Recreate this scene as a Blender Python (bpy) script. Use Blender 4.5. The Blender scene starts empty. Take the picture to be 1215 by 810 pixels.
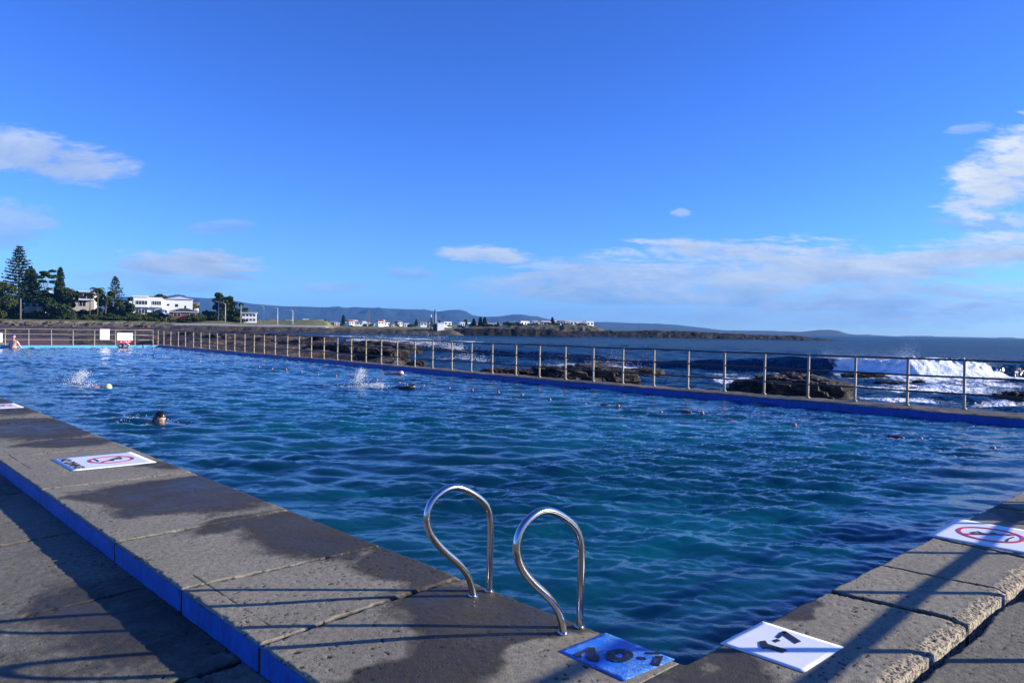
import bpy, bmesh, math, random
import numpy as np
from mathutils import Vector, Matrix

random.seed(7)
S = bpy.context.scene
COL = S.collection
PI = math.pi

# ------------------------------------------------------------------ camera frame (metres; z = 0 on the pool walls)
CAM_H = 1.36
FPX, CX, CY = 897.0, 607.5, 405.0
d1 = np.array([-847.5, -28.5, FPX]); d1 /= np.linalg.norm(d1)
d2 = np.array([949.5, 2.0, FPX]); d2 /= np.linalg.norm(d2)
d2 = d2 - d1 * (d2 @ d1); d2 /= np.linalg.norm(d2)
up = np.cross(d1, d2)
if up[1] > 0: up = -up
M = np.array([d2, d1, up])                      # camera axes (right, down, forward) -> world
FH = np.array([M[0, 2], M[1, 2]]); FH /= np.linalg.norm(FH)      # horizontal view direction
RH = np.array([FH[1], -FH[0]])                                   # and its right hand

def ray(x, y):
    return M @ np.array([x - CX, y - CY, FPX]) / FPX
def at(x, y, z=0.0):
    r = ray(x, y); t = (z - CAM_H) / r[2]
    p = r * t; return Vector((p[0], p[1], z))
def atd(x, y, depth):                            # point at a given distance along the view
    r = ray(x, y); p = r * depth
    return Vector((p[0], p[1], p[2] + CAM_H))
def rd(r, d, z=0.0):
    p = RH * r + FH * d
    return Vector((p[0], p[1], z))

cam_d = bpy.data.cameras.new('camera'); cam = bpy.data.objects.new('camera', cam_d); COL.objects.link(cam)
cam_d.sensor_width = 36; cam_d.lens = FPX / 1215 * 36
cam_d.clip_start = 0.05; cam_d.clip_end = 40000
mw = Matrix.Identity(4)
for i in range(3):
    mw[i][0] = M[i, 0]; mw[i][1] = -M[i, 1]; mw[i][2] = -M[i, 2]
mw.translation = (0, 0, CAM_H)
cam.matrix_world = mw
S.camera = cam

# ------------------------------------------------------------------ numpy noise
def _hash(ix, iy, seed):
    h = (ix * 374761393 + iy * 668265263 + seed * 974711) & 0x7fffffff
    h = ((h ^ (h >> 13)) * 1274126177) & 0x7fffffff
    h = h ^ (h >> 16)
    return (h & 0xffff) / 65535.0
def vnoise(x, y, seed=0):
    x = np.asarray(x, float); y = np.asarray(y, float)
    ix = np.floor(x).astype(np.int64); iy = np.floor(y).astype(np.int64)
    fx = x - ix; fy = y - iy
    fx = fx * fx * (3 - 2 * fx); fy = fy * fy * (3 - 2 * fy)
    a = _hash(ix, iy, seed); b = _hash(ix + 1, iy, seed)
    c = _hash(ix, iy + 1, seed); d = _hash(ix + 1, iy + 1, seed)
    return (a + (b - a) * fx) * (1 - fy) + (c + (d - c) * fx) * fy
def fbm(x, y, oct=4, seed=0, gain=.5):
    s = 0; a = 1; n = 0
    for i in range(oct):
        s = s + a * vnoise(np.asarray(x) * 2 ** i + 17.3 * i, np.asarray(y) * 2 ** i - 9.1 * i, seed + i); n += a; a *= gain
    return s / n * 2 - 1
def sstep(a, b, x):
    t = np.clip((np.asarray(x, float) - a) / (b - a), 0, 1); return t * t * (3 - 2 * t)

# ------------------------------------------------------------------ mesh helpers
def tag(o, label=None, cat=None, group=None, kind=None):
    if label: o['label'] = label
    if cat: o['category'] = cat
    if group: o['group'] = group
    if kind: o['kind'] = kind
    return o
def link(name, me, mat=None, parent=None):
    o = bpy.data.objects.new(name, me); COL.objects.link(o)
    if mat is not None and hasattr(me, 'materials') and len(me.materials) == 0:
        for m in (mat if isinstance(mat, (list, tuple)) else [mat]): me.materials.append(m)
    if parent is not None: o.parent = parent
    return o
def empty(name, loc, rz=0.0):
    o = bpy.data.objects.new(name, None); COL.objects.link(o)
    o.location = loc; o.rotation_euler = (0, 0, rz); o.empty_display_size = .2
    return o
def copy_tree(o, parent=None):
    c = o.copy(); COL.objects.link(c)
    if parent is not None: c.parent = parent
    for ch in list(o.children): copy_tree(ch, c)
    return c
def np_mesh(name, V, F, smooth=True, attrs=None):
    me = bpy.data.meshes.new(name)
    V = np.asarray(V, np.float32); F = np.asarray(F, np.int32)
    k = F.shape[1]
    me.vertices.add(len(V)); me.vertices.foreach_set('co', V.ravel())
    me.loops.add(F.size); me.loops.foreach_set('vertex_index', F.ravel())
    me.polygons.add(len(F)); me.polygons.foreach_set('loop_start', np.arange(0, F.size, k, dtype=np.int32))
    me.polygons.foreach_set('loop_total', np.full(len(F), k, np.int32))
    me.polygons.foreach_set('use_smooth', np.full(len(F), smooth, bool))
    if attrs:
        for an, av in attrs.items():
            a = me.attributes.new(an, 'FLOAT', 'POINT'); a.data.foreach_set('value', np.asarray(av, np.float32).ravel())
    me.update(calc_edges=True); me.validate()
    return me
def axis(a, b, fa, fb, fine, grow, cap=1e9):
    """a..b with spacing `fine` between fa and fb, growing outwards"""
    pts = list(np.arange(fa, fb, fine)) + [fb]
    s = fine; x = fb
    while x < b:
        s = min(s * grow, cap); x = min(x + s, b); pts.append(x)
    s = fine; x = fa; pre = []
    while x > a:
        s = min(s * grow, cap); x = max(x - s, a); pre.append(x)
    return np.array(pre[::-1] + pts)
def grid_mesh(name, xs, ys, zf, smooth=True, attrs=None, skirt=None):
    """zf(X, Y) -> Z or (X, Y, Z); attrs: dict name -> array of the grid's shape"""
    X, Y = np.meshgrid(xs, ys)
    r = zf(X, Y)
    if isinstance(r, tuple): PX, PY, PZ = r
    else: PX, PY, PZ = X, Y, r
    nx, ny = len(xs), len(ys)
    V = np.stack([PX.ravel(), PY.ravel(), PZ.ravel()], 1)
    I = np.arange(nx * ny).reshape(ny, nx)
    F = np.stack([I[:-1, :-1].ravel(), I[:-1, 1:].ravel(), I[1:, 1:].ravel(), I[1:, :-1].ravel()], 1)
    A = {k: np.asarray(v).ravel() for k, v in (attrs or {}).items()}
    if skirt is not None:
        loop = np.concatenate([I[0, :], I[1:, -1], I[-1, -2::-1], I[-2:0:-1, 0]])
        Vs = V[loop].copy(); Vs[:, 2] = skirt
        base = len(V); n = len(loop)
        V = np.concatenate([V, Vs]); j = np.arange(n); k = (j + 1) % n
        F = np.concatenate([F, np.stack([loop[j], base + j, base + k, loop[k]], 1)])
        A = {kk: np.concatenate([vv, vv[loop]]) for kk, vv in A.items()}
    return np_mesh(name, V, F, smooth, A)

class MB:
    """collects boxes, tubes, prisms ... and links them as one mesh object"""
    def __init__(s): s.v = []; s.f = []; s.m = []; s.cur = 0
    def add(s, vs, fs):
        b = len(s.v); s.v += [tuple(v) for v in vs]
        for f in fs: s.f.append([b + i for i in f]); s.m.append(s.cur)
    def box(s, lo, hi, T=None):
        x0, y0, z0 = lo; x1, y1, z1 = hi
        vs = [(x0, y0, z0), (x1, y0, z0), (x1, y1, z0), (x0, y1, z0), (x0, y0, z1), (x1, y0, z1), (x1, y1, z1), (x0, y1, z1)]
        if T is not None: vs = [T @ Vector(v) for v in vs]
        s.add(vs, [(0, 3, 2, 1), (4, 5, 6, 7), (0, 1, 5, 4), (1, 2, 6, 5), (2, 3, 7, 6), (3, 0, 4, 7)])
    def tube(s, pts, r, n=10, cap=True):
        pts = [Vector(p) for p in pts]
        rs = r if isinstance(r, (list, tuple)) else [r] * len(pts)
        t0 = (pts[1] - pts[0]).normalized()
        a = Vector((0, 0, 1)) if abs(t0.z) < .9 else Vector((1, 0, 0))
        u = t0.cross(a).normalized(); vs = []; fs = []
        for i, p in enumerate(pts):
            t = (pts[min(i + 1, len(pts) - 1)] - pts[max(i - 1, 0)]).normalized()
            u = (u - t * u.dot(t)).normalized(); w = t.cross(u)
            for k in range(n):
                an = 2 * PI * k / n
                vs.append(p + (u * math.cos(an) + w * math.sin(an)) * rs[i])
        for i in range(len(pts) - 1):
            for k in range(n):
                k2 = (k + 1) % n
                fs.append((i * n + k, i * n + k2, (i + 1) * n + k2, (i + 1) * n + k))
        if cap:
            fs.append(tuple(range(n))[::-1]); fs.append(tuple((len(pts) - 1) * n + k for k in range(n)))
        s.add(vs, fs)
    def prism(s, poly, z0, z1):
        n = len(poly)
        s.add([(p[0], p[1], z0) for p in poly] + [(p[0], p[1], z1) for p in poly],
              [tuple(range(n))[::-1], tuple(range(n, 2 * n))] + [(i, (i + 1) % n, n + (i + 1) % n, n + i) for i in range(n)])
    def ball(s, c, r, sx=1, sy=1, sz=1, n=10, m=7):
        c = Vector(c); vs = []; fs = []
        for j in range(m + 1):
            th = PI * j / m
            for k in range(n):
                ph = 2 * PI * k / n
                vs.append(c + Vector((r * sx * math.sin(th) * math.cos(ph), r * sy * math.sin(th) * math.sin(ph), r * sz * math.cos(th))))
        for j in range(m):
            for k in range(n):
                k2 = (k + 1) % n
                fs.append((j * n + k, (j + 1) * n + k, (j + 1) * n + k2, j * n + k2))
        s.add(vs, fs)
    def mesh(s, name, smooth=False):
        me = bpy.data.meshes.new(name); me.from_pydata(s.v, [], s.f)
        if any(s.m): me.polygons.foreach_set('material_index', s.m)
        if smooth: me.polygons.foreach_set('use_smooth', [True] * len(me.polygons))
        me.update(); return me
    def build(s, name, mat, parent=None, smooth=False):
        return link(name, s.mesh(name, smooth), mat, parent)

def catmull(pts, n=6):
    pts = [Vector(p) for p in pts]; out = []
    P = [pts[0] * 2 - pts[1]] + pts + [pts[-1] * 2 - pts[-2]]
    for i in range(1, len(P) - 2):
        p0, p1, p2, p3 = P[i - 1], P[i], P[i + 1], P[i + 2]
        for k in range(n):
            t = k / n
            out.append(.5 * ((2 * p1) + (p2 - p0) * t + (2 * p0 - 5 * p1 + 4 * p2 - p3) * t * t + (3 * p1 - p0 - 3 * p2 + p3) * t ** 3))
    out.append(pts[-1]); return out

# ------------------------------------------------------------------ materials
class NT:
    def __init__(s, m):
        m.use_nodes = True; s.t = m.node_tree; s.t.nodes.clear()
    def n(s, typ, **kw):
        nd = s.t.nodes.new(typ)
        for k, v in kw.items():
            if k.startswith('i_'):
                nd.inputs[k[2:].replace('_', ' ')].default_value = v
            else: setattr(nd, k, v)
        return nd
    def l(s, a, b): s.t.links.new(a, b)
    def math(s, op, a, b=None, c=None, clamp=False):
        nd = s.t.nodes.new('ShaderNodeMath'); nd.operation = op; nd.use_clamp = clamp
        for i, v in enumerate((a, b, c)):
            if v is None: continue
            if isinstance(v, (int, float)): nd.inputs[i].default_value = v
            else: s.l(v, nd.inputs[i])
        return nd.outputs[0]
    def mix(s, fac, a, b, blend='MIX'):
        nd = s.t.nodes.new('ShaderNodeMix'); nd.data_type = 'RGBA'; nd.blend_type = blend
        for i, v in ((0, fac), (6, a), (7, b)):
            if isinstance(v, (int, float)): nd.inputs[i].default_value = v
            elif isinstance(v, tuple): nd.inputs[i].default_value = (*v, 1) if len(v) == 3 else v
            else: s.l(v, nd.inputs[i])
        return nd.outputs[2]
    def ramp(s, fac, stops):
        nd = s.t.nodes.new('ShaderNodeValToRGB'); e = nd.color_ramp.elements
        while len(e) > 1: e.remove(e[-1])
        for i, (p, c) in enumerate(stops):
            el = e[0] if i == 0 else e.new(p)
            el.position = p; el.color = (*c, 1) if isinstance(c, tuple) else (c, c, c, 1)
        s.l(fac, nd.inputs[0]); return nd.outputs[0]
    def noise(s, vec, scale, detail=4, rough=.55, dist=0):
        nd = s.n('ShaderNodeTexNoise'); nd.inputs['Scale'].default_value = scale
        nd.inputs['Detail'].default_value = detail; nd.inputs['Roughness'].default_value = rough; nd.inputs['Distortion'].default_value = dist
        if vec is not None: s.l(vec, nd.inputs['Vector'])
        return nd.outputs[0]
    def pos(s, scale=(1, 1, 1), obj=True):
        tc = s.n('ShaderNodeTexCoord'); mp = s.n('ShaderNodeMapping'); mp.inputs['Scale'].default_value = scale
        s.l(tc.outputs['Object'], mp.inputs['Vector']); return mp.outputs[0]
    def attr(s, name):
        a = s.n('ShaderNodeAttribute'); a.attribute_name = name; return a.outputs['Fac']
    def bump(s, h, strength=.5, dist=.01, normal=None):
        b = s.n('ShaderNodeBump'); b.inputs['Strength'].default_value = strength; b.inputs['Distance'].default_value = dist
        s.l(h, b.inputs['Height'])
        if normal is not None: s.l(normal, b.inputs['Normal'])
        return b.outputs[0]
    def out(s, color, rough=.6, metal=0, normal=None, spec=.5, ior=1.5, extra=None):
        p = s.n('ShaderNodeBsdfPrincipled'); o = s.n('ShaderNodeOutputMaterial')
        for nm, v in (('Base Color', color), ('Roughness', rough), ('Metallic', metal), ('Specular IOR Level', spec), ('IOR', ior)):
            if isinstance(v, tuple): p.inputs[nm].default_value = (*v, 1)
            elif isinstance(v, (int, float)): p.inputs[nm].default_value = v
            else: s.l(v, p.inputs[nm])
        if normal is not None: s.l(normal, p.inputs['Normal'])
        for k, v in (extra or {}).items(): p.inputs[k].default_value = v
        s.l(p.outputs[0], o.inputs[0]); return p
def mat(name):
    m = bpy.data.materials.new(name); return m, NT(m)
def plain(name, col, rough=.6, metal=0, var=.25, scale=6, bump=0, spec=.5):
    """one paint or stone colour with a little procedural wear"""
    m, t = mat(name)
    v = t.pos(); n = t.noise(v, scale, 5)
    c = t.mix(n, tuple(x * (1 - var) for x in col), tuple(min(1, x * (1 + var)) for x in col))
    nm = t.bump(t.noise(v, scale * 4, 4), bump, .02) if bump else None
    t.out(c, rough, metal, nm, spec); return m

def concrete(name, dry, wet, pits=True, rough=.85):
    m, t = mat(name)
    v = t.pos()
    n1 = t.noise(v, 1.3, 6, .6); n2 = t.noise(v, 28, 5, .65); n3 = t.noise(v, 130, 3, .6)
    c = t.mix(t.ramp(n1, [(.3, 0.0), (.7, 1.0)]), tuple(x * .74 for x in dry), tuple(x * 1.18 for x in dry))
    c = t.mix(t.ramp(n2, [(.38, 0.0), (.66, .75)]), c, tuple(x * .5 for x in dry))
    c = t.mix(t.ramp(t.noise(v, 62, 3, .7), [(.56, 0.0), (.66, .7)]), c, tuple(x * .3 for x in dry))
    c = t.mix(t.ramp(n3, [(.55, 0.0), (.75, .5)]), c, tuple(min(1, x * 1.9) for x in dry))
    # rust and algae bloom
    c = t.mix(t.ramp(t.noise(v, 2.6, 5, .7, .4), [(.56, 0.0), (.78, .45)]), c, (dry[0] * .78, dry[1] * .62, dry[2] * .42))
    h = t.mix(.6, n2, n3)
    if pits:
        vo = t.n('ShaderNodeTexVoronoi'); vo.inputs['Scale'].default_value = 26; t.l(v, vo.inputs['Vector'])
        gate = t.ramp(t.noise(v, 2.2, 4), [(.40, 0.0), (.56, 1.0)])
        sz = t.ramp(vo.outputs['Distance'], [(.1, 1.0), (.2, 0.0)])
        pit = t.math('MULTIPLY', sz, gate)
        c = t.mix(pit, c, tuple(x * .12 for x in dry))
        h = t.mix(pit, h, (0, 0, 0))
    w = t.attr('wet')
    wn = t.math('ADD', w, t.math('MULTIPLY', t.math('SUBTRACT', t.noise(v, 6, 9, .72, .3), .5), 1.1))
    wm = t.ramp(wn, [(.36, 0.0), (.50, .45), (.72, 1.0)])
    wc = t.mix(t.ramp(n1, [(.3, 0.0), (.75, 1.0)]), tuple(x * .75 for x in wet), tuple(x * 1.3 for x in wet))
    wc = t.mix(t.ramp(n2, [(.4, 0.0), (.7, .5)]), wc, tuple(x * .5 for x in wet))
    c = t.mix(wm, c, wc)
    cav = t.attr('cavity')
    c = t.mix(t.math('MULTIPLY', cav, 1.7, clamp=True), c, (dry[0] * .08, dry[1] * .08, dry[2] * .07))
    c = t.mix(t.attr('bare'), c, t.mix(t.ramp(t.noise(v, 75, 3, .6), [(.42, 0.0), (.55, 1.0)]), (.03, .027, .022), (.38, .32, .235)))
    r = t.mix(wm, (rough,) * 3, t.ramp(t.math('ADD', t.math('MULTIPLY', w, .6), t.math('MULTIPLY', t.math('SUBTRACT', t.noise(v, 3.2, 7, .7, .5), .5), 1.5)), [(.25, .8), (.62, .55), (1.0, .3)]))
    nm = t.bump(h, .7, .006)
    t.out(c, r, 0, nm, .3); return m

M_WALL = concrete('pool wall concrete', (.29, .26, .19), (.062, .052, .036))
M_DECK = concrete('deck concrete', (.205, .188, .138), (.056, .05, .037))
M_FARTOP = concrete('sea wall concrete', (.21, .185, .15), (.10, .09, .075))

def paint_mat(name, col, worn=.5):
    m, t = mat(name); v = t.pos()
    n = t.noise(v, 9, 6, .65)
    c = t.mix(t.ramp(n, [(.3, 0.0), (.75, 1.0)]), tuple(x * .72 for x in col), tuple(min(1, x * 1.2) for x in col))
    c = t.mix(t.ramp(t.noise(v, 42, 4, .7), [(.57, 0.0), (.66, worn)]), c, (.05, .055, .07))
    c = t.mix(t.ramp(t.noise(v, 5, 7, .75), [(.55, 0.0), (.75, .6)]), c, tuple(min(1, x * .55 + .03) for x in col))
    mp = t.pos((6, 6, .6))
    c = t.mix(t.ramp(t.noise(mp, 3, 4, .7), [(.45, 0.0), (.75, .75)]), c, tuple(x * .35 for x in col))
    t.out(c, .5, 0, t.bump(t.noise(v, 70, 4), .5, .004)); return m
M_BLUE = paint_mat('blue kerb paint', (.004, .12, .50))
M_FARBLUE = paint_mat('blue pool side paint', (.006, .07, .40), .2)
M_CYAN = paint_mat('sunlit blue pool end paint', (.08, .42, .80), .1)  # blue lightened to carry the sun on the end face
M_STEEL = plain('polished steel tube', (.62, .60, .57), .16, 1.0, .15, 20)
M_POST = plain('weathered galvanised post', (.36, .28, .19), .55, .1, .3, 14, .3)
M_RAIL = plain('dull galvanised rail', (.055, .048, .045), .5, .3, .3, 14, .2)
M_LRAIL = plain('pale galvanised rail', (.27, .235, .205), .5, .2, .2, 14)
M_WHITE = plain('white sign sheet', (.80, .81, .84), .45, 0, .06, 10)
M_BLACK = plain('black lettering', (.012, .012, .014), .5, 0, .2, 30)
M_RED = plain('red sign print', (.55, .03, .04), .45, 0, .15, 20)
M_GREYP = plain('grey sign print', (.35, .36, .38), .5)

# ------------------------------------------------------------------ light and sky
SUN_AZ = math.radians(-41.8); SUN_EL = math.radians(17.0)
sun_dir = Vector((math.cos(SUN_AZ) * math.cos(SUN_EL), math.sin(SUN_AZ) * math.cos(SUN_EL), math.sin(SUN_EL)))
sl = bpy.data.lights.new('sun', 'SUN'); sl.energy = 5.0; sl.angle = math.radians(.53); sl.color = (1.0, .92, .77)
so = bpy.data.objects.new('sun', sl); COL.objects.link(so)
so.rotation_euler = sun_dir.to_track_quat('Z', 'Y').to_euler(); so.location = (30, -30, 30)

W = bpy.data.worlds.new('World'); S.world = W
t = NT(W)
sky = t.n('ShaderNodeTexSky'); sky.sky_type = 'NISHITA'; sky.sun_disc = False
sky.sun_elevation = SUN_EL
sky.sun_rotation = math.radians(90) - SUN_AZ       # clockwise from +Y
sky.air_density = 1.0; sky.dust_density = .1; sky.ozone_density = 2.5; sky.altitude = 0
hs = t.n('ShaderNodeHueSaturation'); hs.inputs['Saturation'].default_value = 1.0; hs.inputs['Hue'].default_value = .5; hs.inputs['Value'].default_value = 1.0
k1 = t.mix(1.0, sky.outputs[0], (.2, .2, .2), 'MULTIPLY')
gm = t.n('ShaderNodeGamma'); gm.inputs['Gamma'].default_value = 1.27; t.l(k1, gm.inputs['Color'])
t.l(t.mix(1.0, gm.outputs[0], (.58 * 5, .98 * 5, 2.1 * 5), 'MULTIPLY'), hs.inputs['Color'])
tc = t.n('ShaderNodeTexCoord')
def dotv(vec):
    nd = t.n('ShaderNodeVectorMath'); nd.operation = 'DOT_PRODUCT'
    t.l(tc.outputs['Generated'], nd.inputs[0]); nd.inputs[1].default_value = vec; return nd.outputs['Value']
fw = dotv((FH[0], FH[1], 0)); rt = dotv((RH[0], RH[1], 0)); uv_ = dotv((0, 0, 1))
fwc = t.math('MAXIMUM', fw, .08)
U = t.math('DIVIDE', rt, fwc); Vv = t.math('DIVIDE', uv_, fwc)
def puv(x, y):
    r = ray(x, y); f = r[0] * FH[0] + r[1] * FH[1]
    return (r[0] * RH[0] + r[1] * RH[1]) / f, r[2] / f
cmb = t.n('ShaderNodeCombineXYZ'); t.l(U, cmb.inputs[0]); t.l(t.math('MULTIPLY', Vv, 3.4), cmb.inputs[1])
nA = t.noise(cmb.outputs[0], 9.5, 8, .62, .5)
nB = t.noise(cmb.outputs[0], 34, 7, .65, .5)
cmb2 = t.n('ShaderNodeCombineXYZ'); t.l(U, cmb2.inputs[0]); t.l(t.math('MULTIPLY', Vv, 9.0), cmb2.inputs[1]); cmb2.inputs[2].default_value = 3.3
nC = t.noise(cmb2.outputs[0], 5.2, 8, .64, .6)
nmix = t.math('ADD', t.math('MULTIPLY', nA, .72), t.math('MULTIPLY', nB, .28))
nrel = t.math('SUBTRACT', nmix, .5)
nrelC = t.math('SUBTRACT', t.math('ADD', t.math('MULTIPLY', nC, .7), t.math('MULTIPLY', nB, .3)), .5)
# (x, y, half width, half height, tilt, density, noise kind, whiteness)
CLOUDS = [(55, 186, 118, 32, .12, .80, 0, .42), (10, 268, 62, 34, 0, .6, 0, .25), (228, 313, 112, 21, .06, .9, 1, .5), (262, 309, 48, 11, .05, .75, 0, .9),
          (190, 334, 125, 15, .04, .5, 1, .2), (575, 302, 66, 13, .07, .85, 0, .75), (262, 271, 46, 10, -.1, .45, 1, .2), (490, 325, 38, 9, 0, .45, 1, .2),
          (395, 342, 60, 10, -.06, .5, 1, .2), (808, 252, 14, 6, 0, .5, 0, .8), (700, 330, 165, 26, -.08, .80, 1, .5), (870, 306, 180, 30, -.03, .95, 1, .8), (760, 350, 210, 24, 0, .78, 1, .4),
          (1010, 322, 240, 30, -.05, .92, 1, .7), (1130, 303, 190, 22, -.13, .95, 1, .85), (960, 350, 350, 34, 0, .88, 1, .5), (900, 374, 340, 20, 0, .65, 1, .45),
          (1150, 366, 170, 22, 0, .62, 1, .6), (1195, 345, 70, 6, 0, .5, 1, .9), (1205, 205, 92, 62, -.3, .98, 0, 1.0), (1225, 165, 70, 30, -.4, .8, 0, 1.0),
          (1165, 264, 85, 11, .08, .55, 1, .35), (1205, 262, 30, 10, -.1, .7, 0, .9), (1150, 152, 32, 7, -.1, .35, 1, .8), (1130, 345, 110, 20, -.1, .5, 1, .7)]
cov = None; whi = None
for (x, y, hw, hh, tilt, den, kind, wh) in CLOUDS:
    u0, v0 = puv(x, y); a = hw / FPX; b = hh / FPX
    du = t.math('SUBTRACT', U, u0); dv = t.math('ADD', t.math('SUBTRACT', Vv, v0), t.math('MULTIPLY', du, tilt))
    e = t.math('ADD', t.math('POWER', t.math('ABSOLUTE', t.math('DIVIDE', du, a)), 2.2), t.math('POWER', t.math('ABSOLUTE', t.math('DIVIDE', dv, b)), 2.0))
    dens = t.math('ADD', t.math('SUBTRACT', 1.0, e), t.math('MULTIPLY', nrel if kind == 0 else nrelC, (7.0 if hw < 40 else 4.2) if kind == 0 else 4.8))
    mr = t.n('ShaderNodeMapRange'); mr.interpolation_type = 'SMOOTHSTEP'; t.l(dens, mr.inputs[0])
    mr.inputs[1].default_value = .0; mr.inputs[2].default_value = 1.0; mr.inputs[3].default_value = 0; mr.inputs[4].default_value = den
    lit = t.math('MULTIPLY', mr.outputs[0], t.math('ADD', wh * .75, t.math('MULTIPLY', t.math('DIVIDE', dv, b), .22), clamp=True))
    cov = mr.outputs[0] if cov is None else t.math('MAXIMUM', cov, mr.outputs[0])
    whi = lit if whi is None else t.math('MAXIMUM', whi, lit)
front = t.math('MULTIPLY', cov, t.math('GREATER_THAN', fw, .1))
shade = t.math('DIVIDE', whi, t.math('MAXIMUM', cov, .02), clamp=True)
shade = t.math('ADD', shade, t.math('MULTIPLY', t.math('SUBTRACT', nmix, .5), 1.6), clamp=True)
CLD_D = (2.1, 3.2, 5.1); CLD_W = (6.3, 6.9, 7.6)
ccol = t.mix(shade, CLD_D, CLD_W)
final = t.mix(front, hs.outputs[0], ccol)
bg = t.n('ShaderNodeBackground'); bg.inputs['Strength'].default_value = .068
t.l(final, bg.inputs['Color'])
wo = t.n('ShaderNodeOutputWorld'); t.l(bg.outputs[0], wo.inputs['Surface'])

S.view_settings.view_transform = 'Standard'; S.view_settings.look = 'None'
S.view_settings.exposure = .9; S.view_settings.gamma = 1
S.cycles.use_denoising = True
S.cycles.max_bounces = 6; S.cycles.volume_bounces = 0; S.cycles.sample_clamp_indirect = 6

# ------------------------------------------------------------------ waves
def spectrum_tile(N, L, lmin, lmax, peak, wdir, spread, rms, seed, chop=1.0, iso=.25):
    rs = np.random.RandomState(seed)
    k1 = 2 * np.pi * np.fft.fftfreq(N, L / N); KX, KY = np.meshgrid(k1, k1)
    K = np.hypot(KX, KY); K[0, 0] = 1
    lam = 2 * np.pi / K; kp = 2 * np.pi / peak
    A = K ** -2.0 * np.exp(-.7 * (kp / K) ** 2)
    c = (KX * wdir[0] + KY * wdir[1]) / K
    A = A * (iso + np.abs(c) ** spread)
    A[(lam < lmin) | (lam > lmax)] = 0; A[0, 0] = 0
    Hc = A * (rs.normal(size=(N, N)) + 1j * rs.normal(size=(N, N)))
    h = np.fft.ifft2(Hc); s = rms / np.std(h.real)
    dx = np.fft.ifft2(-1j * KX / K * Hc).real * s * chop; dy = np.fft.ifft2(-1j * KY / K * Hc).real * s * chop
    return (h.real * s, dx, dy, L, N)
def sample(tile, X, Y):
    h, dx, dy, L, N = tile
    fx = (X / L % 1) * N; fy = (Y / L % 1) * N
    ix = np.floor(fx).astype(int); iy = np.floor(fy).astype(int); ax = fx - ix; ay = fy - iy
    ix %= N; iy %= N; jx = (ix + 1) % N; jy = (iy + 1) % N
    g = lambda A: (A[iy, ix] * (1 - ax) + A[iy, jx] * ax) * (1 - ay) + (A[jy, ix] * (1 - ax) + A[jy, jx] * ax) * ay
    return g(h), g(dx), g(dy)

def water_mat(name, deep, shallow, bscale, bstr, bdist, rough, foam=True, patch=.25, sss=False, cap=None):
    m, t = mat(name); v = t.pos()
    n = t.noise(v, patch, 4, .55, .3)
    c = t.mix(t.ramp(n, [(.38, 0.0), (.62, 1.0)]), deep, shallow)
    vs = t.pos((1, 1, 1))
    h = t.math('ADD', t.noise(vs, bscale, 4, .6, .25), t.math('MULTIPLY', t.noise(vs, bscale * 3.7, 3, .6, .2), .3))
    nm = t.bump(h, bstr, bdist)
    if cap: nm = t.bump(t.noise(vs, .33, 5, .6, .3), .9, 1.1, nm)
    r = rough
    if foam:
        f = t.attr('foam')
        fn = t.math('ADD', t.math('MULTIPLY', t.noise(v, .9, 7, .72, .8), .55), t.math('MULTIPLY', t.noise(v, 4.5, 5, .7, .5), .45))
        fm = t.ramp(t.math('ADD', t.math('SUBTRACT', f, .55), fn), [(.46, 0.0), (.6, 1.0)])
        c = t.mix(fm, c, (.78, .82, .85)); r = t.mix(fm, (rough,) * 3, (.7, .7, .7))
    if cap:                                     # waves hide one another: a rough sea never mirrors fully
        fr = t.n('ShaderNodeFresnel'); fr.inputs['IOR'].default_value = 1.333; t.l(nm, fr.inputs['Normal'])
        d_ = t.n('ShaderNodeBsdfDiffuse'); t.l(c, d_.inputs['Color']); t.l(nm, d_.inputs['Normal'])
        g_ = t.n('ShaderNodeBsdfGlossy'); g_.inputs['Roughness'].default_value = rough; t.l(nm, g_.inputs['Normal'])
        mx = t.n('ShaderNodeMixShader'); fac = t.math('MINIMUM', fr.outputs[0], cap)
        if foam: fac = t.math('MULTIPLY', fac, t.math('SUBTRACT', 1.0, fm))
        t.l(fac, mx.inputs[0]); t.l(d_.outputs[0], mx.inputs[1]); t.l(g_.outputs[0], mx.inputs[2])
        o_ = t.n('ShaderNodeOutputMaterial'); t.l(mx.outputs[0], o_.inputs[0]); return m
    p = t.out(c, r, 0, nm, .5, 1.333)
    if sss:                                     # light spreads inside the water body
        p.subsurface_method = 'BURLEY'; p.inputs['Subsurface Weight'].default_value = 1.0
        p.inputs['Subsurface Radius'].default_value = (.35, .5, .6); p.inputs['Subsurface Scale'].default_value = .8
    return m

POOL_Z = -.16; SEA_Z = -1.1
FXY = [(-10, 15.3), (4, 15.2), (15, 15.08), (28, 15.75), (50.5, 16.7), (60, 17.1)]       # far wall's pool face
PXY = [(-10, 16.2), (4, 16.1), (9, 15.82), (15, 15.62), (28, 16.12), (51, 17.1), (60, 17.4)]  # its fence line
face_x = lambda Y: np.interp(Y, [a for a, b in FXY], [b for a, b in FXY])
post_x = lambda Y: np.interp(Y, [a for a, b in PXY], [b for a, b in PXY])
EDGE_X, KERB_X, EDGE_Y, GAP_Y, END_Y = 2.655, 1.435, 1.757, 1.10, 50.4

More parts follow.
